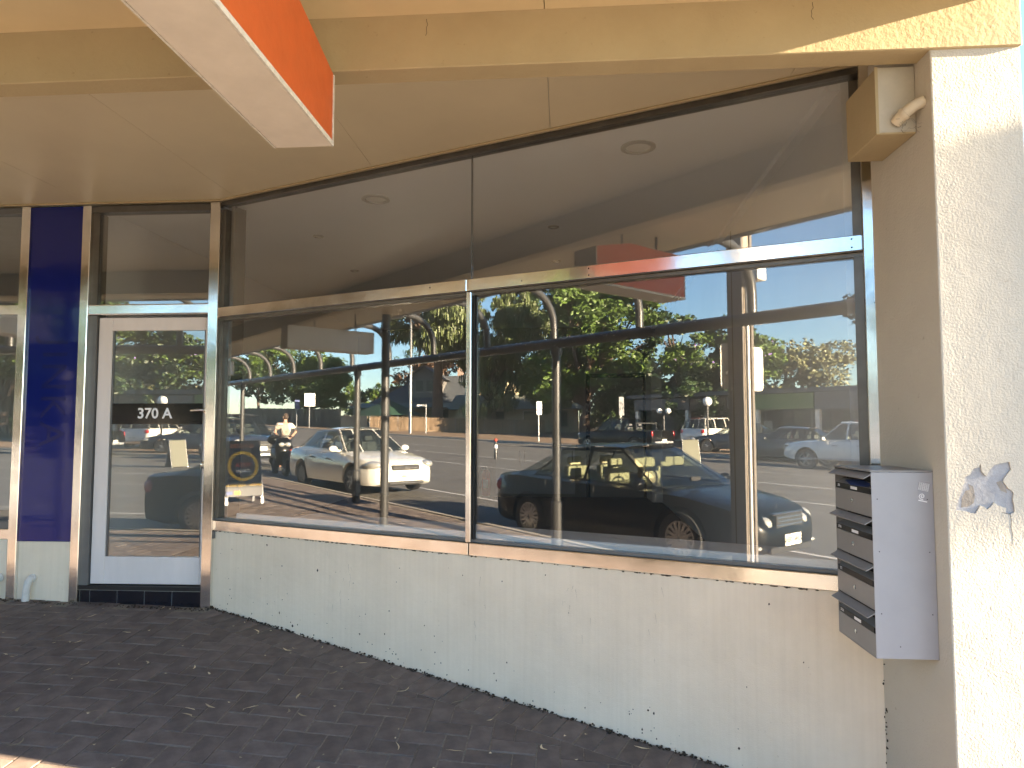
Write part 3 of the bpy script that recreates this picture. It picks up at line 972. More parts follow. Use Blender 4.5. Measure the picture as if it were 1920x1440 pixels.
ws = hanging_sign(-4.24, -4.0, -2.07, -3.42, 2.31, 2.63, MT['sign_face'], 'white light box sign hanging under the verandah beyond the dark round post')
ws2 = hanging_sign(-11.3, -11.06, -2.3, -3.6, 2.40, 2.72, MT['sign_face'], 'far white light box sign hanging near the last verandah post')
# ================================================================ mailbox on the pier
t = thing('mailbox', 'grey four slot metal mailbox fixed to the cream pier', 'mailbox', (3.95, -2.05, 0.288))
x0, x1, ya, yb, z0, z1 = 3.834, 4.069, -2.233, -1.862, 0.288, 1.010
MB().box(x0, ya, z0, x1, ya+.003, z1).build('side_panel', MT['mail_skylit'], t, bevel=0.001)
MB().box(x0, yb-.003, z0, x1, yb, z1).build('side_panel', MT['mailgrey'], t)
MB().box(x0, ya+.0035, z0, x1, yb-.0035, z0+.003).build('base_panel', MT['mailgrey'], t)
MB().box(x0-.004, ya-.001, z1+.001, x1, yb+.001, z1+.008).build('top_panel', MT['mailgrey'], t)
MB().box(x1-.004, ya+.0035, z0+.004, x1-.001, yb-.0035, z1).build('back_panel', MT['maildark'], t)
uh = (z1-z0)/4
lab = ['370', '370A', '372', '372A']
for i in range(4):
    b = z1-(i+1)*uh
    fr = MB()
    fr.box(x0, ya+.0035, b+.0035, x0+.003, yb-.0035, b+.092)
    d = fr.build('drawer_front', MT['mailgrey'], t, bevel=0.001)
    MB().box(x0-.0012, ya+.012, b+.094, x0+.003, yb-.012, b+.116).build('name_strip', MT['blackout'], t)
    m = MB(); m.add([(x0+.001, ya+.006, b+.117), (x0+.001, yb-.006, b+.117), (x0+.035, yb-.006, b+.134), (x0+.035, ya+.006, b+.134),
                     (x0+.001, ya+.006, b+.115), (x0+.001, yb-.006, b+.115), (x0+.035, yb-.006, b+.132), (x0+.035, ya+.006, b+.132)],
                    [(0,1,2,3),(7,6,5,4),(0,4,5,1),(1,5,6,2),(2,6,7,3),(3,7,4,0)])
    m.build('chute', MT['mailgrey'], t)
    MB().box(x0+.05, ya+.004, b+.03, x0+.053, yb-.004, b+uh-.002).build('baffle', MT['maildark'], t)
    m = MB(); zt_ = b+uh-.004
    m.add([(x0+.006, ya+.001, zt_), (x0+.006, yb-.001, zt_), (x0-.030, yb-.001, zt_-.020), (x0-.030, ya+.001, zt_-.020),
           (x0+.006, ya+.001, zt_-.003), (x0+.006, yb-.001, zt_-.003), (x0-.029, yb-.001, zt_-.0235), (x0-.029, ya+.001, zt_-.0235)],
          [(3,2,1,0),(4,5,6,7),(0,1,5,4),(1,2,6,5),(2,3,7,6),(3,0,4,7)])
    m.build('flap', MT['mailgrey'], t)
    MB().box(x0, ya+.0035, zt_-.012, x0+.003, yb-.0035, zt_-.003).build('rail', MT['mailgrey'], t)
    m = MB(); m.lathe([(.0095, 0), (.0095, .003), (.006, .005)], 14, Matrix.Translation((x0, (ya+yb)/2, b+.052)) @ Matrix.Rotation(R(-90), 4, 'Y'))
    m.build('lock', MT['chrome'], t, smooth=40)
    TX = Matrix.Rotation(R(-90), 4, 'Z') @ TXT_FRONT          # faces -x
    text('number', lab[i], .016, MT['white_ink'], Matrix.Translation((x0-.0016, yb-.045, b+.105)) @ TX, t, extrude=.0003)
    if i != 2:
        MB().box(x0-.0022, -2.10, b+.099, x0-.0012, -2.035, b+.111).build('name_label', MT['white_ink'], t)
m = MB()
m.add([(x0-.012, ya+.02, .953), (x0+.04, ya+.02, .960), (x0+.04, ya+.22, .968), (x0+.0, ya+.26, .962), (x0-.018, ya+.15, .950)], [(0,1,2,3,4)])
m.add([(x0-.012, ya+.02, .951), (x0+.04, ya+.02, .958), (x0+.04, ya+.22, .966), (x0+.0, ya+.26, .960), (x0-.018, ya+.15, .948)], [(4,3,2,1,0)])
o = m.build('letter', MT['blueprint']); tag(o, 'blue folded letter poking out of the top mailbox slot', 'letter')
# scribbled white sticker on the side panel
m = MB(); sx, sz = 4.030, .937
m.M = Matrix.Translation((sx, ya-.0008, sz)) @ Matrix.Rotation(R(12), 4, 'Y') @ Matrix.Scale(1.12, 4)
for k in range(6):
    m.box(-.018+.0062*k, -.0004, .002, -.0140+.0062*k, .0, .030)
    m.box(-.018, -.0004, .028-.0053*k, .016, 0, .0303-.0053*k)
pts = [Vector((.006*a*math.cos(a*2.2)/2.6, 0, -.018+.006*a*math.sin(a*2.2)/2.6)) for a in [0.4*i for i in range(1, 14)]]
m.tube(pts, .0016, 5)
m.box(-.010, -.0004, -.036, .020, 0, -.032)
m.M = None
m.build('scribbled_sticker', MT['white_ink'], t)
m = MB()
for (a, b) in ((3.855, .905), (4.045, .905), (3.857, .70), (4.047, .70), (3.858, .46), (4.05, .46), (3.925, .335)):
    m.lathe([(.0022, 0), (.0022, .0012)], 6, Matrix.Translation((a, ya, b)) @ Matrix.Rotation(R(90), 4, 'X'))
m.build('rivets', MT['seal'], t)['kind'] = 'stuff'

# ================================================================ shop interior
rm = struct('interior_room', (1.5, 3, 0))
pl = [(-1.03, 0.12), (0.02, 0.12), (4.06, -4.06*math.tan(TH)+0.25), (4.22, 7.0), (-1.03, 7.0)]
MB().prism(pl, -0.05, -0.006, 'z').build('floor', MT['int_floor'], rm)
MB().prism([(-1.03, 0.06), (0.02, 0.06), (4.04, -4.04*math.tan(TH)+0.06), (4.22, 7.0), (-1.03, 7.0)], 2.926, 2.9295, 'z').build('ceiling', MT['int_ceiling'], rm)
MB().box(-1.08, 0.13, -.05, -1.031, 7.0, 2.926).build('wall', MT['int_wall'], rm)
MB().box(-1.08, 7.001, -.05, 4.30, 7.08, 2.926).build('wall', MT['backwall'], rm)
MB().prism([(4.02, -1.58), (4.068, -1.60), (4.068, .9), (4.30, 7.0), (4.20, 7.0)], -.05, 2.926, 'z').build('wall', MT['int_wall'], rm)
m = MB()
m.prism([(3.965, -1.56), (4.02, -1.58), (4.20, 7.0), (4.145, 7.0)], 2.885, 2.9255, 'z')
m.build('cornice', MT['int_ceiling'], rm)
MB().box(4.02, 6.2, 0, 4.19, 6.98, 2.4).build('nib_wall', MT['int_ceiling'], rm)
MB().box(-16, 0.105, -0.05, -1.1, 4.5, 0.0).build('floor', MT['int_floor'], rm)
MB().box(-16, 4.5, 0, -1.1, 4.6, 2.9).build('wall', MT['int_wall'], rm)

def downlight(x, y, r, label):
    t = thing('downlight', label, 'downlight', (x, y, 2.92), group='downlights in the shop ceiling')
    m = MB(); m.lathe([(r*.72, -.001), (r*.74, -.012), (r, -.007), (r, .0)], 28, Matrix.Translation((x, y, 2.926)), closed=True)
    m.build('trim_ring', MT['ring'], t, smooth=40)
    m = MB(); m.lathe([(r*.70, -.002), (r*.1, -.0015)], 28, Matrix.Translation((x, y, 2.926)))
    m.build('diffuser', MT['lamp_white'], t)
downlight(1.20, 0.02, .108, 'large round downlight close behind the left window pane')
downlight(3.09, -0.83, .108, 'large round downlight close behind the right window pane')
for x, y, lb in ((.40, 1.0, 'small round downlight behind the left pane, the one closer to the glass'), (2.54, .86, 'small round downlight behind the right pane, the one closer to the glass'),
                 (2.55, 2.12, 'small round downlight behind the right pane, the one deeper in the shop'), (.31, 2.4, 'small round downlight behind the left pane, the one deeper in the shop')):
    downlight(x, y, .048, lb)
t = wall_thing('display_ledge', 'wide pale display ledge with white front bead behind the window', 'ledge')
wbox(.16, .085, .40, 4.28, .95, .455).build('board', MT['int_ledge'], t)
wbox(.16, .062, .40, 4.28, .084, .548).build('front_bead', MT['int_white'], t, bevel=.006)
wbox(.17, .90, 0, 4.2, .93, .399).build('skirt', MT['int_wall'], t)
t = thing('interior_door', 'plain grey interior door in the back wall of the shop', 'door', (3.52, 6.97, 0))
MB().box(3.07, 6.955, .01, 3.97, 6.995, 2.04).build('leaf', MT['int_door'], t)
m = MB(); m.box(3.0, 6.965, 0, 3.066, 6.998, 2.11); m.box(3.974, 6.965, 0, 4.03, 6.998, 2.11); m.box(3.067, 6.965, 2.045, 3.973, 6.998, 2.11)
m.build('frame', MT['cardark'], t)
m = MB(); m.ball((3.90, 6.93, 1.0), .025); m.build('knob', MT['chrome'], t, smooth=60)
t = thing('kitchen_cabinet', 'low grey kitchen cabinet with dark bench top and black handles', 'cabinet', (2.1, 6.7, 0))
MB().box(1.50, 6.42, .1, 2.80, 6.99, .87).build('carcass', MT['cab'], t)
MB().box(1.46, 6.38, .872, 2.84, 6.995, .925).build('bench_top', MT['bench'], t)
for k in range(3):
    a = 1.505+k*.432
    d = MB().box(a, 6.40, .11, a+.425, 6.418, .865).build('cabinet_door', MT['cab'], t)
    MB().box(a+(.38 if k != 1 else .03), 6.385, .62, a+(.395 if k != 1 else .045), 6.399, .80).build('handle', MT['blackout'], t).parent = d
t = thing('fire_extinguisher', 'red fire extinguisher standing by the cabinet inside the shop', 'fire extinguisher', (1.29, 6.8, 0))
m = MB(); m.lathe([(.055, 0), (.078, .02), (.078, .36), (.060, .42), (.025, .45)], 18, Matrix.Translation((1.29, 6.85, .02)))
m.build('cylinder', MT['red'], t, smooth=50)
m = MB(); m.box(1.275, 6.82, .46, 1.305, 6.88, .52); m.tube([(1.29, 6.84, .51), (1.20, 6.82, .50), (1.17, 6.80, .40), (1.18, 6.79, .15)], .012, 8)
m.build('hose', MT['blackout'], t)
MB().box(1.25, 6.766, .16, 1.33, 6.772, .30).build('label', MT['white_ink'], t)

# ================================================================ verandah frame by the kerb
TY, TZ = -4.6, 2.30
def tz(x): return 2.29-.008*x
t = thing('verandah_rail', 'long charcoal steel tube running along the kerb above the posts', 'rail', (0, TY, 2.2))
MB().tube([(-15, TY, tz(-15)), (5.2, TY, tz(5.2))], .066, 14).build('tube', MT['steel_dark'], t, smooth=50)
PX = [(-13.43, 'charcoal round verandah post beyond the white sedan'), (-6.84, 'charcoal round verandah post standing by the front of the white sedan'),
      (-1.19, 'charcoal round verandah post standing beside the black sedan'), (5.0, 'charcoal round verandah post just past the concrete and steel pole')]
for x, lb in PX:
    z = foot_z(x, TY)
    t = thing('verandah_post', lb, 'post', (x, TY, z), group='verandah posts along the kerb')
    MB().tube([(x, TY, z-.02), (x, TY, tz(x)-.05)], .058, 14).build('pole', MT['steel_dark'], t, smooth=50)
    m = MB(); m.lathe([(.078, 0), (.078, .60), (.060, .62)], 14, Matrix.Translation((x, TY, z)))
    m.build('sleeve', MT['steel_dark'], t, smooth=40)
    m = MB(); m.lathe([(.076, 0), (.076, .10)], 14, Matrix.Translation((x, TY, tz(x)-.15)))
    m.build('collar', MT['steel_dark'], t)
BRK = [('post past the concrete and steel pole', 'black sedan'), ('post beside the black sedan', 'white sedan'), ('post by the front of the white sedan', 'scooter'), ('post beyond the white sedan', 'dark fence')]
ORD = ['first', 'second', 'third', 'fourth', 'fifth', 'sixth']
bcount = [0]*4
for i in range(12):
    x = 3.15-1.46*i
    k_ = max(j for j, p in enumerate((5.0, -1.19, -6.84, -13.43)) if p+.2 >= x)
    blab = 'curved charcoal pipe bracket, %s from the %s' % (ORD[bcount[k_]], BRK[k_][0]); bcount[k_] += 1
    t = thing('verandah_bracket', blab, 'bracket', (x, TY, tz(x)), group='curved pipe brackets along the verandah')
    z = tz(x)
    pts = [(x, -3.70, 3.02), (x, -4.02, 3.00)]
    for k in range(7):
        a = R(90-15*k)
        pts.append((x, -4.12-.48*math.cos(a), 2.52+.47*math.sin(a)))
    pts.append((x, TY, z+.06))
    MB().tube(pts, .048, 12).build('pipe', MT['steel_dark'], t, smooth=50)
    MB().box(x-.09, -3.99, 2.93, x+.09, -3.862, 3.09).build('bracket_shoe', MT['steel_dark'], t)
x, y = -3.86, -3.55
t = thing('round_post', 'thick black round post under the verandah roof edge', 'post', (x, y, foot_z(x, y)))
MB().tube([(x, y, foot_z(x, y)-.02), (x, y, 2.904)], .064, 16).build('pole', MT['steel_dark'], t, smooth=50)
m = MB(); m.lathe([(.12, 0), (.12, .012)], 16, Matrix.Translation((x, y, foot_z(x, y)))); m.build('base_plate', MT['steel_dark'], t)

# ================================================================ pole at the kerb
x, y = 1.345, -4.93
z = foot_z(x, y)
t = thing('utility_pole', 'tall concrete and steel utility pole at the kerb by the black sedan', 'utility pole', (x, y, z), R(0))
MB().box(x-.070, y-.085, z-.2, x+.070, y+.085, 9.0).build('concrete_core', MT['stobie_c'], t)
for s_ in (-1, 1):
    m = MB(); yy = y+s_*.096
    m.box(x-.090, yy-.010, z-.2, x+.090, yy+.010, 9.0)
    m.box(x-.090, yy-.010*s_-.022*s_, z-.2, x-.075, yy-.0105*s_, 9.0); m.box(x+.075, yy-.010*s_-.022*s_, z-.2, x+.090, yy-.0105*s_, 9.0)
    m.build('steel_channel', MT['stobie_s'], t)
MB().tube([(x+.112, y+.05, z), (x+.112, y+.05, 2.72)], .022, 10).build('conduit', MT['galv'], t, smooth=50)
m = MB(); m.box(x+.14, y-.03, 2.72, x+.30, y+.13, 2.99)
bx_ = m.build('meter_box', MT['trimwhite'], t, bevel=.01)
m = MB(); m.lathe([(.05, 0), (.05, .006), (.035, .01)], 18, Matrix.Translation((x+.22, y+.131, 2.87)) @ Matrix.Rotation(R(-90), 4, 'X'))
m.build('dial', MT['sign_trim'], t).parent = bx_
m = MB()
rr_ = .05; hw, z0_, z1_ = .30, 1.60, 2.10
pts = []
for (cx, cz, a0) in ((hw-rr_, z1_-rr_, 0), (-hw+rr_, z1_-rr_, 90), (-hw+rr_, z0_+rr_, 180), (hw-rr_, z0_+rr_, 270)):
    for k in range(4): pts.append((x+.02+cx+rr_*math.cos(R(a0+30*k)), cz+rr_*math.sin(R(a0+30*k))))
m.prism([((p[0]-x-.02)*1.4+y-.28, p[1]) for p in pts], x-.165, x-.160, 'x')
m.build('sign_plate', MT['trimwhite'], t)
MB().box(x-.159, y-.40, 1.75, x-.091, y+.08, 1.79).build('sign_strap', MT['galv'], t)
# ================================================================ vehicles
def loft(rings, cap=True):
    m = MB(); n = len(rings[0]); vs = [p for r in rings for p in r]; fs = []
    for i in range(len(rings)-1):
        for k in range(n):
            k2 = (k+1) % n
            fs.append((i*n+k, i*n+k2, (i+1)*n+k2, (i+1)*n+k))
    if cap:
        fs.append(tuple(range(n-1, -1, -1))); fs.append(tuple((len(rings)-1)*n+k for k in range(n)))
    m.add(vs, fs)
    return m

WHEEL = {}
def wheel_meshes(r, wd, spokes):
    key = (r, wd, spokes)
    if key in WHEEL: return WHEEL[key]
    ty = MB()
    ty.lathe([(r*.66, -wd*.46), (r*.80, -wd*.5), (r*.95, -wd*.46), (r, -wd*.30), (r, wd*.30), (r*.95, wd*.46), (r*.80, wd*.5), (r*.66, wd*.46)], 28, Matrix.Rotation(R(90), 4, 'X'), closed=True)
    rm_ = MB()
    rm_.lathe([(r*.665, -wd*.44), (r*.665, wd*.44), (r*.60, wd*.44), (r*.60, wd*.20), (r*.60, -wd*.44)], 28, Matrix.Rotation(R(90), 4, 'X'), closed=True)
    for k in range(spokes):
        a = 2*math.pi*k/spokes
        rm_.M = Matrix.Rotation(a, 4, 'Y')
        for yy in (-wd*.36, wd*.36):
            rm_.box(r*.12, yy-.012, -r*.055, r*.61, yy+.012, r*.055)
    rm_.M = None
    for s_ in (-1, 1):
        rm_.lathe([(r*.17, 0), (r*.17, .03), (r*.10, .04)], 14, Matrix.Translation((0, s_*wd*.36-.01, 0)) @ Matrix.Rotation(R(90), 4, 'X'))
    hub = MB(); hub.lathe([(r*.60, -.02), (r*.60, .02)], 20, Matrix.Rotation(R(90), 4, 'X'))
    out = []
    for nm, mb, mm in (('tyre', ty, MT['rubber']), ('rim', rm_, MT['alloy']), ('brake', hub, MT['cardark'])):
        me = mb.mesh(nm, smooth=35); me.materials.append(mm); out.append(me)
    WHEEL[key] = out
    return out

def cut(o, cutters):
    for mb in cutters:
        me = mb.mesh('cutter', fix=True); c = bpy.data.objects.new('cutter', me); COL.objects.link(c); c.parent = o.parent
        mo = o.modifiers.new('b', 'BOOLEAN'); mo.operation = 'DIFFERENCE'; mo.object = c; mo.solver = 'EXACT'
    bpy.context.view_layer.update()
    dg = bpy.context.evaluated_depsgraph_get()
    me = bpy.data.meshes.new_from_object(o.evaluated_get(dg))
    cs = [mo.object for mo in o.modifiers]
    o.modifiers.clear()
    old = o.data; o.data = me; me.name = old.name
    for c in cs: bpy.data.objects.remove(c)

# the chipped render is sunk into the pier
cc = MB(); cc.prism([(4.216+a-4.24, .965+b+.5) for a, b in rim], -2.3195+2.0, -2.36+2.0, 'y')
cut(pier_shaft, [cc])

def car(name, label, loc, rz, S, pm, group=None, seat=None):
    """S: top/bot/wid profiles along x (front = +x), greenhouse points, wheels"""
    t = thing(name, label, S.get('cat', 'car'), loc, rz, group)
    L = S['L']
    xs = sorted(set([-L/2+L*i/30 for i in range(31)]+[p[0] for p in S['top']]))
    rings = []
    for x in xs:
        zt, zb, hw_ = interp(S['top'], x), interp(S['bot'], x), interp(S['wid'], x)
        h = zt-zb
        half = [(0, zb), (hw_*.80, zb), (hw_*.955, zb+.05*min(1, h)), (hw_*.995, zb+.22*h), (hw_, zb+.50*h), (hw_*.985, zb+.70*h), (hw_*.965, zb+.84*h),
                (hw_*.92, zb+.945*h), (hw_*.80, zt-.006), (hw_*.42, zt+.012), (0, zt+.018)]
        ring = [(x, y, z) for y, z in half]+[(x, -y, z) for y, z in half[-2:0:-1]]
        rings.append(ring)
    body = loft(rings).build('body', pm, t, local=True, smooth=32, fix=True)
    r, wd, tw = S['r'], S['wd'], S['track']
    cutters = []
    for wx in S['axles']:
        c = MB(); c.lathe([(r*1.17, -1.2), (r*1.17, 1.2)], 28, Matrix.Translation((wx, 0, r*1.02)) @ Matrix.Rotation(R(90), 4, 'X')); cutters.append(c)
    cut(body, cutters)
    body.data.polygons.foreach_set('use_smooth', [True]*len(body.data.polygons)); body.data.set_sharp_from_angle(angle=R(32))
    ms = wheel_meshes(r, wd, S.get('spokes', 10))
    for wx in S['axles']:
        for s_ in (-1, 1):
            e = bpy.data.objects.new('wheel', ms[0]); COL.objects.link(e); e.parent = t; e.location = (wx, s_*tw, r)
            for me in ms[1:]:
                c = bpy.data.objects.new(me.name.split('.')[0], me); COL.objects.link(c); c.parent = e
        ax = MB().box(wx-r*.95, -tw+wd*.6, r*.9, wx+r*.95, tw-wd*.6, r*1.5)
        ax.build('wheel_well', MT['cardark'], t, local=True)
    # greenhouse
    g = S['gh']     # rear base, rear roof, front roof, front base: x,z ; hb half width at base ; hr at roof ; pillars
    (rbx, rbz), (rrx, rrz), (frx, frz), (fbx, fbz) = g['pts']
    hb, hr = g['hb'], g['hr']
    cuts = g['cuts']                    # (x at base, x at roof) from rear to front
    zb_ = lambda x: lerp(rbz, fbz, (x-rbx)/(fbx-rbx))
    zr_ = lambda x: lerp(rrz, frz, (x-rrx)/max(1e-6, frx-rrx))
    fr = MB()
    def panel(q, ins, nm, ins2=None):
        q = [Vector(p) for p in q]; c = sum(q, Vector())/len(q)
        n = len(q)
        inn = []
        for i in range(n):
            a = (q[i-1]-q[i]).normalized(); b = (q[(i+1) % n]-q[i]).normalized()
            d = (a+b); sn = max(.25, a.cross(b).length)
            inn.append(q[i]+(a+b)*(ins/sn))
        fr.add(q+inn, [(i, (i+1) % n, n+(i+1) % n, n+i) for i in range(n)])
        MB().add(inn, [tuple(range(n))]).build(nm, MT['carglass'], t, local=True)
    ycurve = .03
    for s_ in (-1, 1):
        for (b0, t0), (b1, t1) in zip(cuts, cuts[1:]):
            q = [(b0, s_*hb, zb_(b0)), (b1, s_*hb, zb_(b1)), (t1, s_*hr, zr_(t1)), (t0, s_*hr, zr_(t0))]
            if abs(t0-t1) < .02: q = q[:3]
            if s_ < 0: q = q[::-1]
            panel(q, .028, 'side_window')
    # windscreens in three facets
    def screen(bx, bz, tx, tz_, bulge, nm):
        ys = [-1, -.5, .5, 1]
        for y0_, y1_ in zip(ys, ys[1:]):
            f = lambda y: bulge*(1-y*y)
            q = [(bx+f(y0_), y0_*hb*.97, bz), (bx+f(y1_), y1_*hb*.97, bz), (tx+f(y1_)*.7, y1_*hr*.98, tz_), (tx+f(y0_)*.7, y0_*hr*.98, tz_)]
            panel(q, .012 if y0_ == -.5 else .012, nm)
    screen(fbx, fbz, frx, frz, .10, 'windscreen')
    screen(rbx, rbz, rrx, rrz, -.08, 'rear_window')
    # roof
    vs, fs = [], []
    nx, ny = 8, 8
    for i in range(nx+1):
        for j in range(ny+1):
            f = j/ny*2-1
            bx0 = lerp(rrx-.08*.7*(1-f*f), frx+.10*.7*(1-f*f), i/nx)
            vs.append((bx0, f*hr, lerp(rrz, frz, i/nx)+g['crown']*(1-(2*i/nx-1)**2)*.8+.045*(1-f**4)))
    for i in range(nx):
        for j in range(ny):
            a = i*(ny+1)+j
            fs.append((a, a+ny+1, a+ny+2, a+1))
    fr.add(vs, fs)
    fr.build('roof', pm, t, local=True, smooth=40)
    # cabin
    zf = min(rbz, fbz)
    m = MB(); m.box(rbx+.15, -hb*.9, zf+.015, fbx-.1, hb*.9, zf+.03); m.build('cabin_floor', MT['cardark'], t, local=True)
    sm_ = seat or MT['greyseat']
    for (sx, sy) in ((g['seat'], .36), (g['seat'], -.36), (g['seat']-.85, .36), (g['seat']-.85, -.36)):
        m = MB(); m.add([], []); m.box(sx-.10, sy-.21, zf-.1, sx+.02, sy+.21, zf+.22); m.box(sx-.13, sy-.12, zf+.23, sx-.04, sy+.12, zf+.36)
        m.build('seat', sm_, t, local=True, bevel=.03, seg=2)
    m = MB(); m.tube([(g['seat']+.55+.02*math.cos(a), .36+.17*math.sin(a), zf+.07+.16*math.cos(a)) for a in [2*math.pi*k/14 for k in range(15)]], .014, 6)
    m.build('steering_wheel', MT['cardark'], t, local=True)
    # mirrors
    for s_ in (-1, 1):
        m = MB(); m.ball((fbx-.32, s_*(hb+.16), zb_(fbx-.3)+.06), .07, .11, .075)
        m.box(fbx-.34, s_*(hb-.02), zb_(fbx-.3)+.0, fbx-.29, s_*(hb+.09), zb_(fbx-.3)+.04)
        m.build('wing_mirror', pm, t, local=True, smooth=60)
    # door seams and handles
    for bx_s in S.get('seams', []):
        for s_ in (-1, 1):
            hw_ = interp(S['wid'], bx_s); zt, zb = interp(S['top'], bx_s), interp(S['bot'], bx_s)
            m = MB(); m.tube([(bx_s-.02, s_*hw_*.975, zb+.14), (bx_s, s_*(hw_*1.0), zb+.5*(zt-zb)), (bx_s+.01, s_*hw_*.955, zt-.05)], .006, 4)
            m.build('door_seam', MT['cardark'], t, local=True)
    for bx_s in S.get('handles', []):
        for s_ in (-1, 1):
            hw_ = interp(S['wid'], bx_s); zt, zb = interp(S['top'], bx_s), interp(S['bot'], bx_s)
            m = MB(); m.box(bx_s-.10, s_*(hw_*.975), zb+.72*(zt-zb), bx_s+.10, s_*(hw_+.012), zb+.76*(zt-zb))
            m.build('door_handle', pm if not S.get('dark_handles') else MT['cardark'], t, local=True, bevel=.006)
    fx = L/2
    for (x, y, z, rx, ry, rz_, nm, mm) in S['lamps']:
        for s_ in (-1, 1):
            m = MB(); M = Matrix.Translation((x, s_*y, z))
            m.ball((0, 0, 0), rx, ry, rz_, M=M @ Matrix.Rotation(R(-s_*S.get('lampyaw', 28)), 4, 'Z'))
            m.build(nm, MT[mm], t, local=True, smooth=60)
    for (x0, y0, z0, x1, y1, z1, nm, mm) in S['boxes']:
        m = MB(); m.box(x0, y0, z0, x1, y1, z1); m.build(nm, MT[mm], t, local=True, bevel=.008)
    # number plates
    for end in S.get('plates', (1,)):
        px = S['platex'] if end > 0 else S['plater']
        pz = S['platez']
        m = MB().box(px-.006, -.186, pz-.067, px+.006, .186, pz+.067)
        p_ = m.build('number_plate', MT['plate'], t, local=True)
        TX = Matrix.Translation((px+.0075*end, 0, pz)) @ Matrix.Rotation(R(90*end), 4, 'Z') @ TXT_FRONT
        text('plate_text', S['plate'], .085, MT['plate_ink'], TX, t, extrude=.0008, bold=.001, local=True).parent = p_
    return t

SEDAN = dict(L=4.80, r=.325, wd=.205, track=.775, axles=(-1.33, 1.40), spokes=7,
    top=[(-2.40, .62), (-2.36, .86), (-2.28, .965), (-1.75, 1.005), (-1.20, .985), (0.2, .955), (.95, .935), (1.35, .895), (1.85, .815), (2.12, .755), (2.25, .69), (2.32, .61), (2.37, .53), (2.40, .44)],
    bot=[(-2.40, .42), (-2.30, .27), (-2.0, .20), (2.05, .19), (2.28, .21), (2.40, .30)],
    wid=[(-2.40, .62), (-2.33, .78), (-2.1, .87), (-1.4, .90), (1.3, .90), (1.9, .86), (2.15, .79), (2.32, .66), (2.40, .50)],
    gh=dict(pts=[(-1.72, .995), (-1.02, 1.41), (.20, 1.455), (1.02, .925)], hb=.80, hr=.585, crown=.035, cuts=[(-1.42, -.98), (-.35, -.38), (.90, .17)], seat=-.05),
    seams=(-1.05, -.12, .95), handles=(-.60, .28), dark_handles=True,
    lamps=[(2.13, .67, .66, .23, .16, .095, 'headlight', 'lens'), (-2.30, .70, .78, .08, .15, .10, 'tail_light', 'redlens'), (2.30, .58, .33, .05, .06, .045, 'fog_light', 'lens')],
    boxes=[(2.31, -.34, .55, 2.385, .34, .66, 'grille', 'cardark'), (2.375, -.30, .595, 2.392, .30, .612, 'grille_bar', 'chrome'), (2.36, -.44, .24, 2.41, .44, .31, 'lower_grille', 'cardark'), (2.375, -.42, .268, 2.415, .42, .280, 'lower_grille_bar', 'alloy'), (2.385, -.055, .575, 2.40, .055, .64, 'emblem', 'chrome')],
    plate='S218 BBE', platex=2.42, plater=-2.41, platez=.415)
WZ_ = lambda x: road_z(x)+.012
wc = car('parked_sedan', 'white sedan parked at the kerb behind the black sedan', (-10.40, -6.42, WZ_(-10.4)), math.atan(GR)*0, SEDAN, MT['p_white'])
MERC = dict(L=4.84, r=.335, wd=.235, track=.785, axles=(-1.42, 1.43), spokes=16,
    top=[(-2.42, .60), (-2.40, .84), (-2.32, .965), (-1.80, 1.005), (-1.20, .975), (0.2, .935), (1.00, .915), (1.45, .88), (1.95, .79), (2.20, .71), (2.34, .62), (2.42, .48)],
    bot=[(-2.42, .42), (-2.32, .25), (-2.0, .19), (2.05, .18), (2.30, .20), (2.42, .30)],
    wid=[(-2.42, .60), (-2.35, .78), (-2.1, .875), (-1.4, .911), (1.3, .911), (1.9, .865), (2.15, .79), (2.34, .66), (2.42, .48)],
    gh=dict(pts=[(-1.80, .985), (-.95, 1.395), (.28, 1.425), (1.18, .905)], hb=.80, hr=.585, crown=.04, cuts=[(-1.40, -.92), (-.30, -.32), (1.05, .24)], seat=-.02),
    seams=(-1.05, -.05, 1.05), handles=(-.55, .35),
    lamps=[(2.20, .66, .58, .13, .10, .105, 'headlight', 'lens'), (2.30, .42, .565, .10, .085, .085, 'headlight', 'lens'), (-2.28, .72, .78, .10, .14, .12, 'tail_light', 'redlens'), (2.33, .60, .30, .05, .07, .03, 'fog_light', 'lens')],
    boxes=[(2.30, -.30, .47, 2.405, .30, .665, 'grille', 'cardark'), (2.33, -.32, .665, 2.40, .32, .690, 'grille_surround', 'chrome'), (2.37, -.46, .225, 2.425, .46, .30, 'lower_grille', 'cardark')]
        + [(2.40, -.29, .495+.045*k, 2.413, .29, .508+.045*k, 'grille_bar', 'chrome') for k in range(4)]
        + [(2.22, -.006, .70, 2.232, .006, .79, 'bonnet_star', 'chrome'), (1.16, .10, 1.0, 1.20, .30, 1.06, 'dash_top', 'cardark')],
    plate='S346 DEN', platex=2.437, plater=-2.43, platez=.37)
mc = car('parked_sedan', 'black sedan with cream seats parked at the kerb beside the pole', (-1.34, -6.36, WZ_(-1.34)), 0, MERC, MT['p_black'], seat=MT['cream'])
for (x0, y0, z0, x1, y1, z1, nm) in ((.42, -.55, 1.16, .45, -.12, 1.29, 'sun_visor'), (.42, .12, 1.16, .45, .55, 1.29, 'sun_visor'), (.52, -.11, 1.16, .55, .11, 1.23, 'rear_view_mirror')):
    MB().box(x0, y0, z0, x1, y1, z1).build(nm, MT['cream'], mc, local=True, bevel=.012)
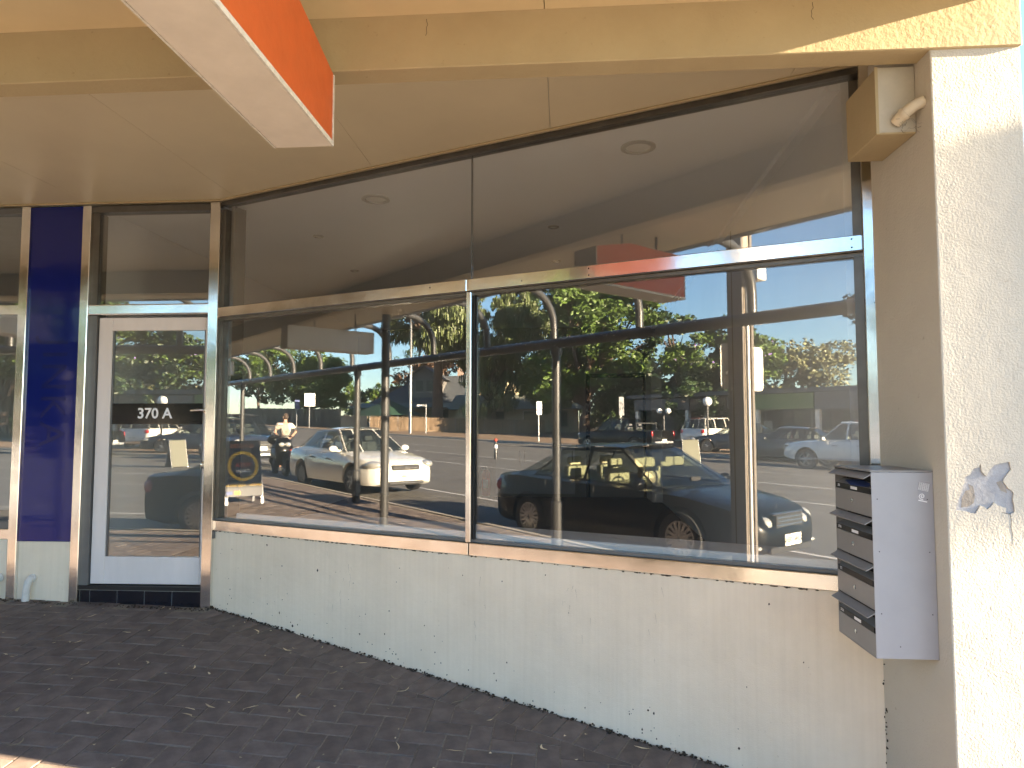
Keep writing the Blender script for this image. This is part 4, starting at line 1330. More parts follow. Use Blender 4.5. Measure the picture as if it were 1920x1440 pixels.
SUV = dict(SEDAN); SUV.update(L=4.6, r=.37, wd=.24, track=.80, axles=(-1.30, 1.40), spokes=5,
    top=[(-2.30, .70), (-2.26, .95), (-2.2, 1.08), (-1.0, 1.09), (.9, 1.06), (1.4, 1.02), (1.9, .95), (2.2, .82), (2.30, .60)],
    bot=[(-2.30, .45), (-2.2, .32), (-1.9, .26), (2.0, .26), (2.2, .30), (2.30, .40)],
    wid=[(-2.30, .74), (-2.22, .86), (-2.0, .92), (1.6, .92), (2.1, .84), (2.30, .62)],
    gh=dict(pts=[(-2.18, 1.075), (-1.95, 1.62), (.20, 1.70), (1.05, 1.05)], hb=.83, hr=.64, crown=.03, cuts=[(-2.10, -1.90), (-1.15, -1.12), (-.15, -.17), (.95, .17)], seat=-.05),
    lamps=[(2.10, .68, .82, .12, .14, .09, 'headlight', 'lens'), (-2.22, .74, .92, .08, .14, .11, 'tail_light', 'redlens')],
    boxes=[(2.22, -.42, .62, 2.31, .42, .84, 'grille', 'cardark'), (2.26, -.40, .72, 2.325, .40, .75, 'grille_bar', 'chrome'), (2.24, -.60, .36, 2.34, .60, .44, 'bumper_bar', 'galv'), (-2.34, -.5, .40, -2.26, .5, .46, 'bumper_bar', 'galv'), (-2.02, -.30, 1.655, -1.95, .30, 1.685, 'brake_light', 'redlens')],
    plates=(1, -1), plate='S417 CKP', platex=2.335, plater=-2.30, platez=.60)
car('parked_suv', 'dark charcoal wagon parked behind the scooter', (-19.4, -6.45, WZ_(-19.4)), 0, SUV, MT['p_char'])
car('white_suv', 'white wagon seen from behind turning in across the road', (-18.5, -33.6, road_z(-18.5)+.16), R(-88), SUV, MT['p_white'])
UTE = dict(SUV); UTE.update(L=5.35, r=.39, wd=.265, track=.82, axles=(-1.55, 1.65), spokes=6, cat='ute',
    top=[(-2.675, .80), (-2.64, 1.10), (-2.5, 1.13), (-1.0, 1.13), (.9, 1.12), (1.6, 1.10), (2.3, 1.03), (2.6, .90), (2.675, .70)],
    bot=[(-2.675, .62), (-2.5, .50), (-2.2, .36), (2.2, .34), (2.55, .40), (2.675, .5)],
    wid=[(-2.675, .86), (-2.6, .90), (-2.3, .93), (1.9, .93), (2.4, .86), (2.675, .66)],
    gh=dict(pts=[(-.85, 1.12), (-.62, 1.70), (.42, 1.76), (1.25, 1.11)], hb=.84, hr=.66, crown=.03, cuts=[(-.82, -.60), (.15, .12), (1.15, .38)], seat=.1),
    seams=(-.72, .2, 1.2), handles=(-.35, .55),
    lamps=[(2.46, .70, .92, .12, .15, .09, 'headlight', 'lens'), (-2.62, .83, .95, .05, .06, .16, 'tail_light', 'redlens')],
    boxes=[(2.55, -.46, .68, 2.68, .46, .98, 'grille', 'cardark'), (-2.45, -.95, .40, 2.0, -.88, .46, 'side_step', 'galv'), (-1.3, .88, .40, 1.0, .95, .46, 'side_step', 'galv'), (-2.72, -.7, .50, -2.64, .7, .60, 'rear_bumper', 'galv'), (-1.6, -.80, 1.16, -1.5, -.74, 1.52, 'sports_bar', 'cardark'), (-1.6, .74, 1.16, -1.5, .80, 1.52, 'sports_bar', 'cardark'), (-1.6, -.74, 1.46, -1.5, .74, 1.53, 'sports_bar', 'cardark')],
    plate='S903 AHT', platex=2.70, plater=-2.73, platez=.64)
car('dual_cab_ute', 'black dual cab ute driving along the far side of the road', (-19.1, -26.1, roadtop(-19.1, -26)), R(180), UTE, MT['p_black'])
car('dual_cab_ute', 'white dual cab ute with pale wheel flares across the road', (-6.2, -24.6, roadtop(-6.2, -24.6)), R(180), UTE, MT['p_white2'])
car('far_sedan', 'navy sedan parked across the road between white wagon and shops', (-14.2, -29.2, road_z(-14.2)+.16), R(160), SEDAN, MT['p_navy'])
car('far_sedan', 'charcoal sedan parked across the road before the green fascia shop', (-10.3, -27.0, road_z(-10)+.05), R(175), SEDAN, MT['p_char'])

# ---- scooter
def scooter(loc, rz):
    t = thing('motor_scooter', 'black motor scooter with windscreen parked behind the white sedan', 'scooter', loc, rz)
    ms = wheel_meshes(.27, .12, 5)
    for wx in (-.62, .66):
        e = bpy.data.objects.new('wheel', ms[0]); COL.objects.link(e); e.parent = t; e.location = (wx, 0, .27)
        c = bpy.data.objects.new('rim', ms[1]); COL.objects.link(c); c.parent = e
    st_ = [(-.95, .10, .62, .80), (-.6, .17, .45, .86), (-.2, .18, .40, .80), (.05, .15, .34, .74), (.2, .14, .28, .42), (.42, .17, .28, .46)]
    rings = []
    for (x, hw_, z0, z1) in st_:
        rings.append([(x, hw_*math.cos(a), (z0+z1)/2+(z1-z0)/2*math.sin(a)) for a in [2*math.pi*k/12 for k in range(12)]])
    loft(rings).build('rear_body', MT['p_black'], t, local=True, smooth=50)
    m = MB(); m.ball((-.38, 0, .83), .42, .15, .075); m.build('seat', MT['cardark'], t, local=True, smooth=60)
    rings = []
    for (x, hw_, z0) in ((.40, .18, .36), (.50, .24, .60), (.46, .25, .82), (.36, .20, 1.02), (.30, .12, 1.10)):
        rings.append([(x+.10*math.cos(a)-.03, hw_*math.sin(a), z0) for a in [2*math.pi*k/12 for k in range(12)]])
    loft(rings).build('front_shield', MT['p_black'], t, local=True, smooth=50)
    m = MB(); m.ball((.66, 0, .52), .24, .09, .10); m.build('front_mudguard', MT['p_black'], t, local=True, smooth=60)
    m = MB(); m.tube([(.66, 0, .27), (.45, 0, .75), (.30, 0, 1.10)], .035, 10); m.build('fork', MT['alloy'], t, local=True)
    m = MB(); m.tube([(.20, -.34, 1.10), (.28, -.15, 1.14), (.28, .15, 1.14), (.20, .34, 1.10)], .018, 8); m.build('handlebar', MT['cardark'], t, local=True)
    m = MB(); m.ball((.52, .09, .90), .07, .09, .07); m.ball((.52, -.09, .90), .07, .09, .07); m.build('headlight', MT['lens'], t, local=True, smooth=60)
    vs = [(.42-.02*abs(j)-.10*i, .11*j*(1-.12*i), 1.08+.20*i) for i in range(3) for j in (-2, -1, 0, 1, 2)]
    fs = [(i*5+j, i*5+j+1, i*5+j+6, i*5+j+5) for i in range(2) for j in range(4)]
    MB().add(vs, fs).build('windscreen', MT['carglass'], t, local=True, smooth=60)
    for s_ in (-1, 1):
        m = MB(); m.tube([(.24, s_*.22, 1.12), (.22, s_*.34, 1.30)], .008, 6); m.ball((.21, s_*.36, 1.33), .02, .07, .045); m.build('mirror', MT['cardark'], t, local=True)
    m = MB(); m.ball((-.85, 0, 1.02), .20, .20, .16); m.build('top_box', MT['p_black'], t, local=True, smooth=60)
    m = MB(); m.ball((-.96, 0, .76), .04, .10, .04); m.build('tail_light', MT['redlens'], t, local=True, smooth=60)
    m = MB(); m.ball((.52, -.20, .72), .05, .06, .05); m.build('badge', MT['redprint'], t, local=True, smooth=60)
    m = MB(); m.tube([(0, -.14, .32), (-.12, -.22, .02)], .014, 6); m.tube([(0, .14, .32), (-.12, .22, .02)], .014, 6); m.build('stand', MT['cardark'], t, local=True)
scooter((-14.7, -6.15, WZ_(-14.7)), R(8))

# ---- person standing behind the scooter, back turned, hands on hips
def skin_body(name, J, E_, material, parent, root=0, sub=2):
    me = bpy.data.meshes.new(name)
    me.from_pydata([j[0] for j in J], E_, [])
    o = bpy.data.objects.new(name, me); COL.objects.link(o)
    sk = o.modifiers.new('s', 'SKIN'); sk.use_smooth_shade = True
    for i, j in enumerate(J):
        v = me.skin_vertices[0].data[i]
        v.radius = j[1] if isinstance(j[1], tuple) else (j[1], j[1])
        v.use_root = (i == root)
    ss = o.modifiers.new('d', 'SUBSURF'); ss.levels = sub; ss.render_levels = sub
    dg = bpy.context.evaluated_depsgraph_get()
    m2 = bpy.data.meshes.new_from_object(o.evaluated_get(dg))
    o.modifiers.clear(); o.data = m2; m2.name = name
    m2.materials.clear(); m2.materials.append(material)
    m2.polygons.foreach_set('use_smooth', [True]*len(m2.polygons))
    o.parent = parent
    return o
t = thing('person', 'person in pale patterned shirt standing with back turned and hands on hips', 'person', (-16.9, -7.15, road_z(-16.9)+.02), R(180))
J = [((0, 0, .98), (.15, .12)), ((0, 0, 1.15), (.15, .12)), ((.01, 0, 1.34), (.17, .12)), ((0, 0, 1.47), (.10, .09)), ((0, 0, 1.54), (.055, .055)), ((.015, 0, 1.62), (.075, .07)), ((.02, 0, 1.71), (.085, .075)), ((.01, 0, 1.77), (.05, .05)),
     ((0, .19, 1.42), (.065, .065)), ((-.03, .36, 1.20), (.045, .045)), ((.02, .22, 1.02), (.034, .034)), ((.05, .17, .97), (.03, .02)),
     ((0, -.19, 1.42), (.065, .065)), ((-.03, -.36, 1.20), (.045, .045)), ((.02, -.22, 1.02), (.034, .034)), ((.05, -.17, .97), (.03, .02)),
     ((0, .10, .90), (.10, .10)), ((.02, .12, .50), (.062, .062)), ((0, .13, .10), (.042, .042)), ((.13, .14, .04), (.04, .03)),
     ((0, -.10, .90), (.10, .10)), ((.02, -.12, .50), (.062, .062)), ((0, -.13, .10), (.042, .042)), ((.13, -.14, .04), (.04, .03))]
E_ = [(0, 1), (1, 2), (2, 3), (3, 4), (4, 5), (5, 6), (6, 7), (2, 8), (8, 9), (9, 10), (10, 11), (2, 12), (12, 13), (13, 14), (14, 15), (0, 16), (16, 17), (17, 18), (18, 19), (0, 20), (20, 21), (21, 22), (22, 23)]
skin_body('body', J, E_, MT['skin'], t)
Js = [((0, 0, .93), (.175, .15)), ((0, 0, 1.15), (.175, .14)), ((.01, 0, 1.34), (.19, .135)), ((0, 0, 1.46), (.11, .10)), ((0, .20, 1.41), (.09, .09)), ((-.02, .32, 1.26), (.078, .078)), ((0, -.20, 1.41), (.09, .09)), ((-.02, -.32, 1.26), (.078, .078))]
skin_body('shirt', Js, [(0, 1), (1, 2), (2, 3), (2, 4), (4, 5), (2, 6), (6, 7)], MT['shirt'], t)
Jt = [((0, 0, .97), (.16, .13)), ((0, .10, .88), (.115, .115)), ((.02, .12, .50), (.078, .078)), ((0, .13, .12), (.062, .062)), ((0, -.10, .88), (.115, .115)), ((.02, -.12, .50), (.078, .078)), ((0, -.13, .12), (.062, .062))]
skin_body('trousers', Jt, [(0, 1), (1, 2), (2, 3), (0, 4), (4, 5), (5, 6)], MT['jeans'], t)
m = MB(); m.ball((-.012, 0, 1.725), .095, .085, .085); m.ball((-.04, 0, 1.67), .065, .078, .08)
m.build('hair', MT['hair'], t, local=True, smooth=80)
fc = MB(); fc.ball((.105, 0, 1.655), .016, .012, .018); fc.build('nose', MT['skin'], t, local=True, smooth=60)
for s_ in (-1, 1):
    m = MB(); m.ball((.0, s_*.083, 1.665), .022, .012, .03); m.build('ear', MT['skin'], t, local=True, smooth=60)
    m = MB(); m.ball((.088, s_*.032, 1.69), .010, .013, .008); m.build('eye', MT['cardark'], t, local=True)
    for k in range(5):
        a = .8+.35*k if k < 4 else -.4
        m = MB(); p0 = Vector((.04, s_*.20, .985))
        d = Vector((math.cos(a)*.075, -s_*.03, -math.sin(a)*.05+.01))
        m.tube([p0, p0+d*.5+Vector((0, s_*.006, 0)), p0+d], [.009, .0085, .007], 6); m.build('finger', MT['skin'], t, local=True, smooth=60)

# ---- sandwich boards
def aboard(loc, rz, label, face, near=True):
    t = thing('sandwich_board', label, 'sandwich board', loc, rz)
    for s_ in (1, -1):
        M = Matrix.Translation((0, 0, 1.12)) @ Matrix.Rotation(R(-13*s_), 4, 'Y')
        m = MB(); m.M = M; m.box(-.012*s_, -.32, -1.0, .0, .32, 0); m.M = None
        b = m.build('board', face, t, local=True, bevel=.006)
        m = MB(); m.M = M; m.box(-.025*s_, -.33, -1.14, -.013*s_, -.29, .01); m.box(-.025*s_, .29, -1.14, -.013*s_, .33, .01); m.M = None
        m.build('leg_frame', MT['galv'], t, local=True)
        if s_ > 0 and near:
            TX = M @ Matrix.Translation((.002, 0, 0)) @ Matrix.Rotation(R(90), 4, 'Z') @ TXT_FRONT
            ring = MB()
            for k in range(36):
                a0, a1 = 2*math.pi*k/36, 2*math.pi*(k+1)/36
                q = [(r_*math.cos(a), r_*math.sin(a), .001) for a, r_ in ((a0, .27), (a1, .27), (a1, .215), (a0, .215))]
                ring.add([TX @ Matrix.Translation((0, -.46, 0)) @ Vector(p) for p in q], [(0, 1, 2, 3)])
            ring.build('printed_ring', MT['yellow'], t, local=True).parent = b
            for body, sz, dz, mm in (('BURGERS', .10, -.10, 'orangeprint'), ('PIZZA', .10, -.44, 'redprint'), ('KEBABS', .075, -.55, 'white_ink'), ('DINE IN - TAKE AWAY', .062, -.80, 'yellow')):
                text('board_text', body, sz, MT[mm], TX @ Matrix.Translation((0, dz, .002)), t, extrude=.0005, bold=.001, local=True).parent = b
            for (dx, dz, mm) in ((.26, -.93, 'blueprint'), (.12, -.93, 'yellow')):
                m = MB(); m.M = TX; m.box(dx-.05, dz-.03, .0005, dx+.05, dz+.03, .0015); m.M = None
                m.build('card_mark', MT[mm], t, local=True).parent = b
aboard((-7.25, -2.55, foot_z(-7.25, -2.55)+.01), 0, 'black sandwich board with yellow ring and dine in lettering on the pavers', MT['blackboard'])
aboard((-10.6, -20.3, roadtop(-10.4, -20.6)-.12), R(30), 'pale yellow sandwich board standing across the road by the ute', MT['oliveboard'], near=False)
# ================================================================ trees
def tree(name, label, x, y, blobs, n, lf, size, tr=.25, droop=0.0, trunk_h=None, flower=None, group='trees across the road', seed=1, limbs=True, z=None):
    rg = random.Random(seed)
    z0 = road_z(x)+.12 if z is None else z
    t = thing(name, label, 'tree', (x, y, z0), 0, group)
    th = trunk_h or min(b[2]-b[5]*.6 for b in blobs)
    th = max(th, 1.0)
    m = MB()
    m.tube([(0, 0, -.2), (rg.uniform(-.1, .1), 0, th*.5), (rg.uniform(-.3, .3), rg.uniform(-.2, .2), th)], [tr*1.25, tr, tr*.8], 9)
    if limbs:
        for (bx, by, bz, rx, ry, rz_) in blobs:
            a = Vector((0, 0, th*.92)); b = Vector((bx, by, bz))
            mid = (a+b)/2+Vector((rg.uniform(-.4, .4), rg.uniform(-.4, .4), .2))
            m.tube([a, mid, b], [tr*.6, tr*.38, tr*.12], 6)
            for k in range(4):
                e = b+Vector((rg.uniform(-rx, rx)*.8, rg.uniform(-ry, ry)*.8, rg.uniform(-rz_, rz_)*.7))
                m.tube([mid, (mid+e)/2+Vector((0, 0, .2)), e], [tr*.22, tr*.13, tr*.04], 5)
    m.build('trunk', MT['bark'], t, local=True, smooth=60)
    vol = [b[3]*b[4]*b[5] for b in blobs]; tot = sum(vol)
    cl = MB(); fl = MB()
    n = int(n*2.0); size *= .62
    for b, v in zip(blobs, vol):
        nsub = max(7, int(16*(v/tot)**.5*len(blobs)**.5))
        subs = []
        for k in range(nsub):
            d = Vector((rg.gauss(0, 1), rg.gauss(0, 1), rg.gauss(0, 1))).normalized()
            s_ = rg.uniform(.45, .95)
            subs.append((Vector((b[0]+d.x*b[3]*s_, b[1]+d.y*b[4]*s_, b[2]+d.z*b[5]*s_)), rg.uniform(.22, .42)))
        for i in range(int(n*v/tot)):
            c, f = rg.choice(subs)
            d = Vector((rg.gauss(0, 1), rg.gauss(0, 1), rg.gauss(0, 1)))
            d = d.normalized()*(rg.random()**.45)
            p = c+Vector((d.x*b[3]*f, d.y*b[4]*f, d.z*b[5]*f))
            q = fl if (flower and rg.random() < flower) else cl
            if droop and rg.random() < droop:
                L_ = size*rg.uniform(1.6, 3.4); wd_ = size*rg.uniform(.28, .5)
                a = rg.uniform(0, 6.3); ux, uy = math.cos(a)*wd_, math.sin(a)*wd_
                sw = rg.uniform(-.15, .15)*L_
                q.add([(p.x-ux, p.y-uy, p.z), (p.x+ux, p.y+uy, p.z), (p.x+ux*.4+sw, p.y+uy*.4, p.z-L_), (p.x-ux*.4+sw, p.y-uy*.4, p.z-L_)], [(0, 1, 2, 3)])
            else:
                u_ = Vector((rg.gauss(0, 1), rg.gauss(0, 1), rg.gauss(0, .6))).normalized()
                w_ = u_.cross(Vector((rg.gauss(0, 1), rg.gauss(0, 1), rg.gauss(0, 1)))).normalized()
                s_ = size*rg.uniform(.5, 1.2)
                q.add([p-u_*s_, p+w_*s_*.55, p+u_*s_, p-w_*s_*.55], [(0, 1, 2, 3)])
    cl.build('crown', MT[lf], t, local=True)
    if fl.v: fl.build('blossom', MT['flower'], t, local=True)
    return t
def rb(seed, k, cx, cy, cz, sx, sy, sz, r0, r1):
    g = random.Random(seed); out = []
    for i in range(k):
        out.append((cx+g.uniform(-sx, sx), cy+g.uniform(-sy, sy), cz+g.uniform(-sz, sz), g.uniform(r0, r1), g.uniform(r0, r1), g.uniform(r0, r1)*.8))
    return out
tree('leafy_tree', 'broad mid green tree behind the dark fence', -88, -37, rb(1, 7, 0, 0, 7.5, 5, 3, 3.0, 2.6, 4.0), 7000, 'lf_mid', .42, seed=2)
tree('leafy_tree', 'rounded mid green tree leaning over the end of the dark fence', -76, -35, rb(2, 6, 0, 0, 5.6, 3.5, 2.5, 2.2, 2.0, 3.0), 5600, 'lf_mid', .38, seed=3)
tree('bronze_tree', 'bronze leaved tree rising behind the picket fence', -70, -47, rb(3, 5, 0, 0, 7.0, 3, 2, 2.4, 1.6, 2.8), 3600, 'lf_brown', .34, seed=4)
tree('bare_tree', 'thin sparse dark tree behind the hanging white sign', -82, -52, rb(4, 5, 0, 0, 11, 5, 2, 3, 2, 3), 700, 'lf_dark', .35, tr=.30, seed=5)
tree('pepper_tree', 'tall weeping pepper tree with hanging foliage before the house', -52.5, -36.5, rb(5, 11, 0, 0, 12.0, 5.4, 2.8, 3.4, 2.2, 3.2), 11000, 'lf_pepper', .34, tr=.5, droop=.72, seed=6)
tree('pepper_tree', 'weeping gum with pale limbs drooping over the brush fence', -50.0, -41.5, rb(6, 12, 0, 0, 8.0, 4.6, 2.8, 5.0, 2.0, 3.2), 11000, 'lf_pepper', .32, tr=.55, droop=.68, seed=7)
tree('leafy_tree', 'large dense green tree with dark trunk behind the black ute', -37.0, -41.5, rb(7, 16, 0, 0, 8.8, 6.4, 3.5, 4.8, 2.2, 3.4), 15000, 'lf_mid', .42, tr=.42, seed=8)
tree('leafy_tree', 'dark green tree filling the gap beside the large dense tree', -31.0, -46.0, rb(8, 8, 0, 0, 6.4, 5, 3, 3.6, 2.2, 3.2), 6500, 'lf_dark', .40, tr=.35, seed=9)
tree('leafy_tree', 'tall dark green tree rising behind the weeping gum', -53, -54, rb(77, 12, 0, 0, 11.0, 6.5, 3, 4.5, 2.4, 3.6), 9000, 'lf_dark', .46, tr=.4, seed=78)
tree('jacaranda_tree', 'green jacaranda with a few purple flowers behind the white wagon', -28.3, -46.5, rb(9, 8, 0, 0, 6.0, 4.2, 2.6, 2.9, 1.8, 2.7), 7000, 'lf_mid', .34, tr=.3, flower=.02, seed=10)
tree('pencil_pine', 'narrow pencil pine standing behind the shops', -36.6, -61, [(0, 0, 1.6+1.05*i, .85-.06*i, .85-.06*i, .9) for i in range(9)], 2600, 'lf_dark', .22, tr=.2, seed=11, limbs=False)
tree('pale_tree', 'pale olive wispy tree above the shop roofs', -24.5, -52, rb(10, 6, 0, 0, 6.0, 3.6, 2, 1.4, 1.5, 2.3), 2600, 'lf_pale', .28, tr=.2, seed=12)
tree('olive_tree', 'dense dark olive tree above the grey shop fascia', -10.3, -42, rb(11, 9, 0, 0, 7.4, 2.6, 2.6, 3.4, 1.7, 2.8), 6500, 'lf_olive', .34, tr=.35, seed=13)
tree('olive_tree', 'tall dark olive tree further along behind the shops', -1.5, -44, rb(12, 9, 0, 0, 7.0, 4.5, 2.6, 3.0, 2.0, 3.0), 6000, 'lf_olive', .36, tr=.35, seed=14)
tree('leafy_tree', 'rounded tree far along the street past the last house', -112, -40, rb(13, 7, 0, 0, 7.0, 7, 3, 3, 3, 4.4), 4500, 'lf_dark', .55, seed=15)
tree('leafy_tree', 'small dark shrub tree beside the street lamp across the road', -21.5, -37.5, rb(14, 5, 0, 0, 2.8, 2.6, 1.4, 1.2, 1.1, 1.7), 2600, 'lf_dark', .26, tr=.14, seed=16)

# background planting that closes the skyline
for i, (bx, by, bw, bh, lf_, lb) in enumerate(((-104, -56, 7, 5.5, 'lf_dark', 'low dark tree past the end of the dark fence'), (-92, -54, 6, 6.5, 'lf_mid', 'bushy tree filling the view behind the dark fence'),
        (-80, -58, 6, 6.5, 'lf_dark', 'bushy dark tree behind the pink cottage'), (-66, -66, 6, 7.5, 'lf_olive', 'olive toned tree rising behind the villa roof'),
        (-52, -62, 6, 6.0, 'lf_dark', 'dark tree behind the low green roofed house'), (-43, -56, 5, 6.0, 'lf_dark', 'dark bushy tree standing behind the weeping gum'),
        (-36, -52, 5, 6.5, 'lf_dark', 'dark bushy tree under the large dense green tree'), (-30, -50, 4.5, 5.5, 'lf_dark', 'dark bush between the ute and the jacaranda'),
        (-24, -48, 4, 4.5, 'lf_olive', 'olive bush behind the twin globe lamp'), (-18, -60, 7, 5.5, 'lf_olive', 'low olive tree behind the shop row'), (-4, -62, 9, 6.0, 'lf_olive', 'broad low olive tree past the shop row'))):
    tree('background_tree', lb, bx, by, rb(40+i, 7, 0, 0, bh*.5, bw, 2.0, bh*.34, 1.8, 2.8), 2600, lf_, .5, tr=.22, seed=50+i, trunk_h=1.2, group='background trees')

# ================================================================ fences
def z_far(x): return road_z(x)+.15
t = thing('brush_fence', 'brown brush fence running in front of the house', 'fence', (-43, -31, z_far(-43)))
rg = random.Random(31)
for k in range(6):
    xa, xb = -56.4+2.87*k, -56.4+2.87*(k+1)-.03
    m = MB()
    m.box(xa, -31.06, z_far(xa)-.3, xb, -31.0, z_far(xa)+1.10)
    for i in range(150):
        x = rg.uniform(xa, xb); y = -30.99+rg.uniform(0, .05); h = rg.uniform(1.08, 1.32); w_ = rg.uniform(.008, .022); dx = rg.uniform(-.06, .06)
        zz = z_far(x)-.05
        m.add([(x-w_, y, zz), (x+w_, y, zz), (x+w_*.5+dx, y+.02, zz+h), (x-w_*.5+dx, y+.02, zz+h)], [(0, 1, 2, 3)])
    o = m.build('brush_panel', MT['brush'], t)
    MB().tube([(xa, -30.97, z_far(xa)-.1), (xa, -30.97, z_far(xa)+1.18)], .03, 6).build('post', MT['galv'], t)
t.location = (-45.7, -39.6, z_far(-50)); t.rotation_euler = (0, 0, R(-40))
t = thing('picket_fence', 'weathered pale picket fence under the green shade cloth', 'fence', (-59, -31, z_far(-59)))
for i in range(52):
    x = -62.4+.112*i
    MB().box(x, -31.02, z_far(x)-.1, x+.095, -31.0, z_far(x)+1.35+.02*math.sin(i*1.7)).build('picket', MT['picket'], t)
for zz in (.25, 1.15):
    MB().box(-62.4, -31.06, z_far(-60)+zz, -56.6, -31.022, z_far(-60)+zz+.08).build('rail', MT['picket'], t)
t = thing('steel_fence', 'long dark steel sheet fence below the green trees', 'fence', (-76, -31, z_far(-76)))
for i in range(13):
    x = -92+2.28*i
    m = MB()
    for j in range(8):
        m.box(x+.28*j, -31.0-(.03 if j % 2 else 0), z_far(x)-.4, x+.28*j+.275, -30.97-(.03 if j % 2 else 0), z_far(x)+2.0)
    m.build('sheet', MT['darkfence'], t)
    MB().box(x-.03, -30.965, z_far(x)-.4, x+.03, -30.91, z_far(x)+2.05).build('post', MT['darkfence'], t)
t = thing('shade_sail', 'dark green shade cloth canopy behind the picket fence', 'shade sail', (-60, -34, z_far(-60)))
m = MB()
ap = (-59.5, -35, z_far(-60)+3.1)
rim_ = [(-63.5, -33, 1.55), (-61, -32.4, 1.35), (-58, -32.4, 1.3), (-55.5, -33, 1.5), (-56, -37, 1.6), (-63, -37, 1.6)]
vs = [ap]+[(a, b, z_far(a)+c) for a, b, c in rim_]
m.add(vs, [(0, i+1, (i+1) % 6+1) for i in range(6)])
m.build('cloth', MT['shade'], t)
MB().tube([(-59.5, -35, z_far(-60)), ap], .06, 8).build('mast', MT['galv'], t)

# ================================================================ house
def house():
    zx = z_far(-58)
    t = thing('house', 'old villa with dormer and wide grey verandah roof behind brush fence', 'house', (-58, -42, zx))
    MB().box(-70, -49, zx-.5, -47, -41, zx+3.0).build('wall', MT['creamwall'], t)
    def hip(x0, x1, y0, y1, z0, z1, ins, nm, mm):
        m = MB()
        m.add([(x0, y0, z0), (x1, y0, z0), (x1, y1, z0), (x0, y1, z0), (x0+ins, (y0+y1)/2, z1), (x1-ins, (y0+y1)/2, z1)],
              [(0, 1, 5, 4), (1, 2, 5), (2, 3, 4, 5), (3, 0, 4), (3, 2, 1, 0)])
        return m.build(nm, mm, t)
    r_ = hip(-70.6, -46.4, -49.6, -40.4, zx+3.0, zx+6.4, 5.0, 'roof', MT['rooftile'])
    # verandah roof sloping to the street
    m = MB(); m.add([(-71.5, -40.4, zx+2.95), (-46, -40.4, zx+2.95), (-45, -37.6, zx+2.35), (-72.5, -37.6, zx+2.35), (-71.5, -40.4, zx+2.88), (-46, -40.4, zx+2.88), (-45, -37.6, zx+2.28), (-72.5, -37.6, zx+2.28)],
                    [(3, 2, 1, 0), (4, 5, 6, 7), (0, 4, 7, 3), (1, 2, 6, 5), (2, 3, 7, 6), (0, 1, 5, 4)])
    v_ = m.build('verandah_roof', MT['roofgreen'], t)
    for i in range(7):
        x = -71.5+4.3*i
        MB().tube([(x, -37.9, zx-.1), (x, -37.9, zx+2.3)], .07, 8).build('verandah_post', MT['trimwhite'], t)
    # dormer and big cream gable
    d = MB(); d.prism([(-66.2, zx+3.6), (-62.2, zx+3.6), (-62.2, zx+5.9), (-64.2, zx+7.2), (-66.2, zx+5.9)], -41.2, -45, 'y')
    dw = d.build('dormer', MT['greywall'], t)
    m = MB()
    for s_ in (-1, 1):
        m.add([(-64.2, -40.7, zx+7.35), (-64.2, -45, zx+7.35), (-64.2+s_*2.5, -45, zx+5.7), (-64.2+s_*2.5, -40.7, zx+5.7), (-64.2, -40.7, zx+7.25), (-64.2+s_*2.5, -40.7, zx+5.6)], [(0, 1, 2, 3), (0, 3, 5, 4)])
    m.build('dormer_roof', MT['rooftile'], t)
    for x in (-65.2, -63.9):
        w_ = MB().box(x, -41.19, zx+4.3, x+.85, -41.12, zx+5.6).build('window', MT['winglass'], t)
        MB().box(x-.07, -41.185, zx+4.22, x+.92, -41.14, zx+4.29).build('sill', MT['trimwhite'], t)
    g_ = MB(); g_.prism([(-58.5, zx+2.9), (-50.5, zx+2.9), (-54.5, zx+6.6)], -40.3, -40.9, 'y'); g_.build('gable', MT['creamwall'], t)
    m = MB()
    for s_ in (-1, 1):
        m.add([(-54.5, -39.9, zx+6.9), (-54.5, -45, zx+6.9), (-54.5+s_*4.4, -45, zx+2.85), (-54.5+s_*4.4, -39.9, zx+2.85), (-54.5, -39.9, zx+6.7), (-54.5+s_*4.4, -39.9, zx+2.65)], [(0, 1, 2, 3), (0, 3, 5, 4)])
    m.build('gable_roof', MT['rooftile'], t)
    for x in (-68, -62.5, -55.5, -50.5):
        w_ = MB().box(x, -40.99, zx+.7, x+1.3, -40.94, zx+2.2).build('window', MT['winglass'], t)
        m = MB(); m.box(x-.1, -40.985, zx+.6, x+1.4, -40.93, zx+.69); m.box(x-.1, -40.985, zx+2.21, x+1.4, -40.93, zx+2.3); m.box(x+.6, -40.985, zx+.7, x+.7, -40.935, zx+2.2)
        m.build('window_frame', MT['trimwhite'], t)
    MB().box(-59.5, -40.99, zx, -58.5, -40.94, zx+2.1).build('door', MT['fascia_brown'], t)
    m = MB(); m.box(-61.2, -45.6, zx+5, -60.5, -45, zx+7.6); m.box(-61.3, -45.7, zx+7.6, -60.4, -44.9, zx+7.8); m.build('chimney', MT['pinkwall'], r_)
    t.location = (-60.0, -47.0, zx+.1); t.rotation_euler = (0, 0, R(-40))
house()
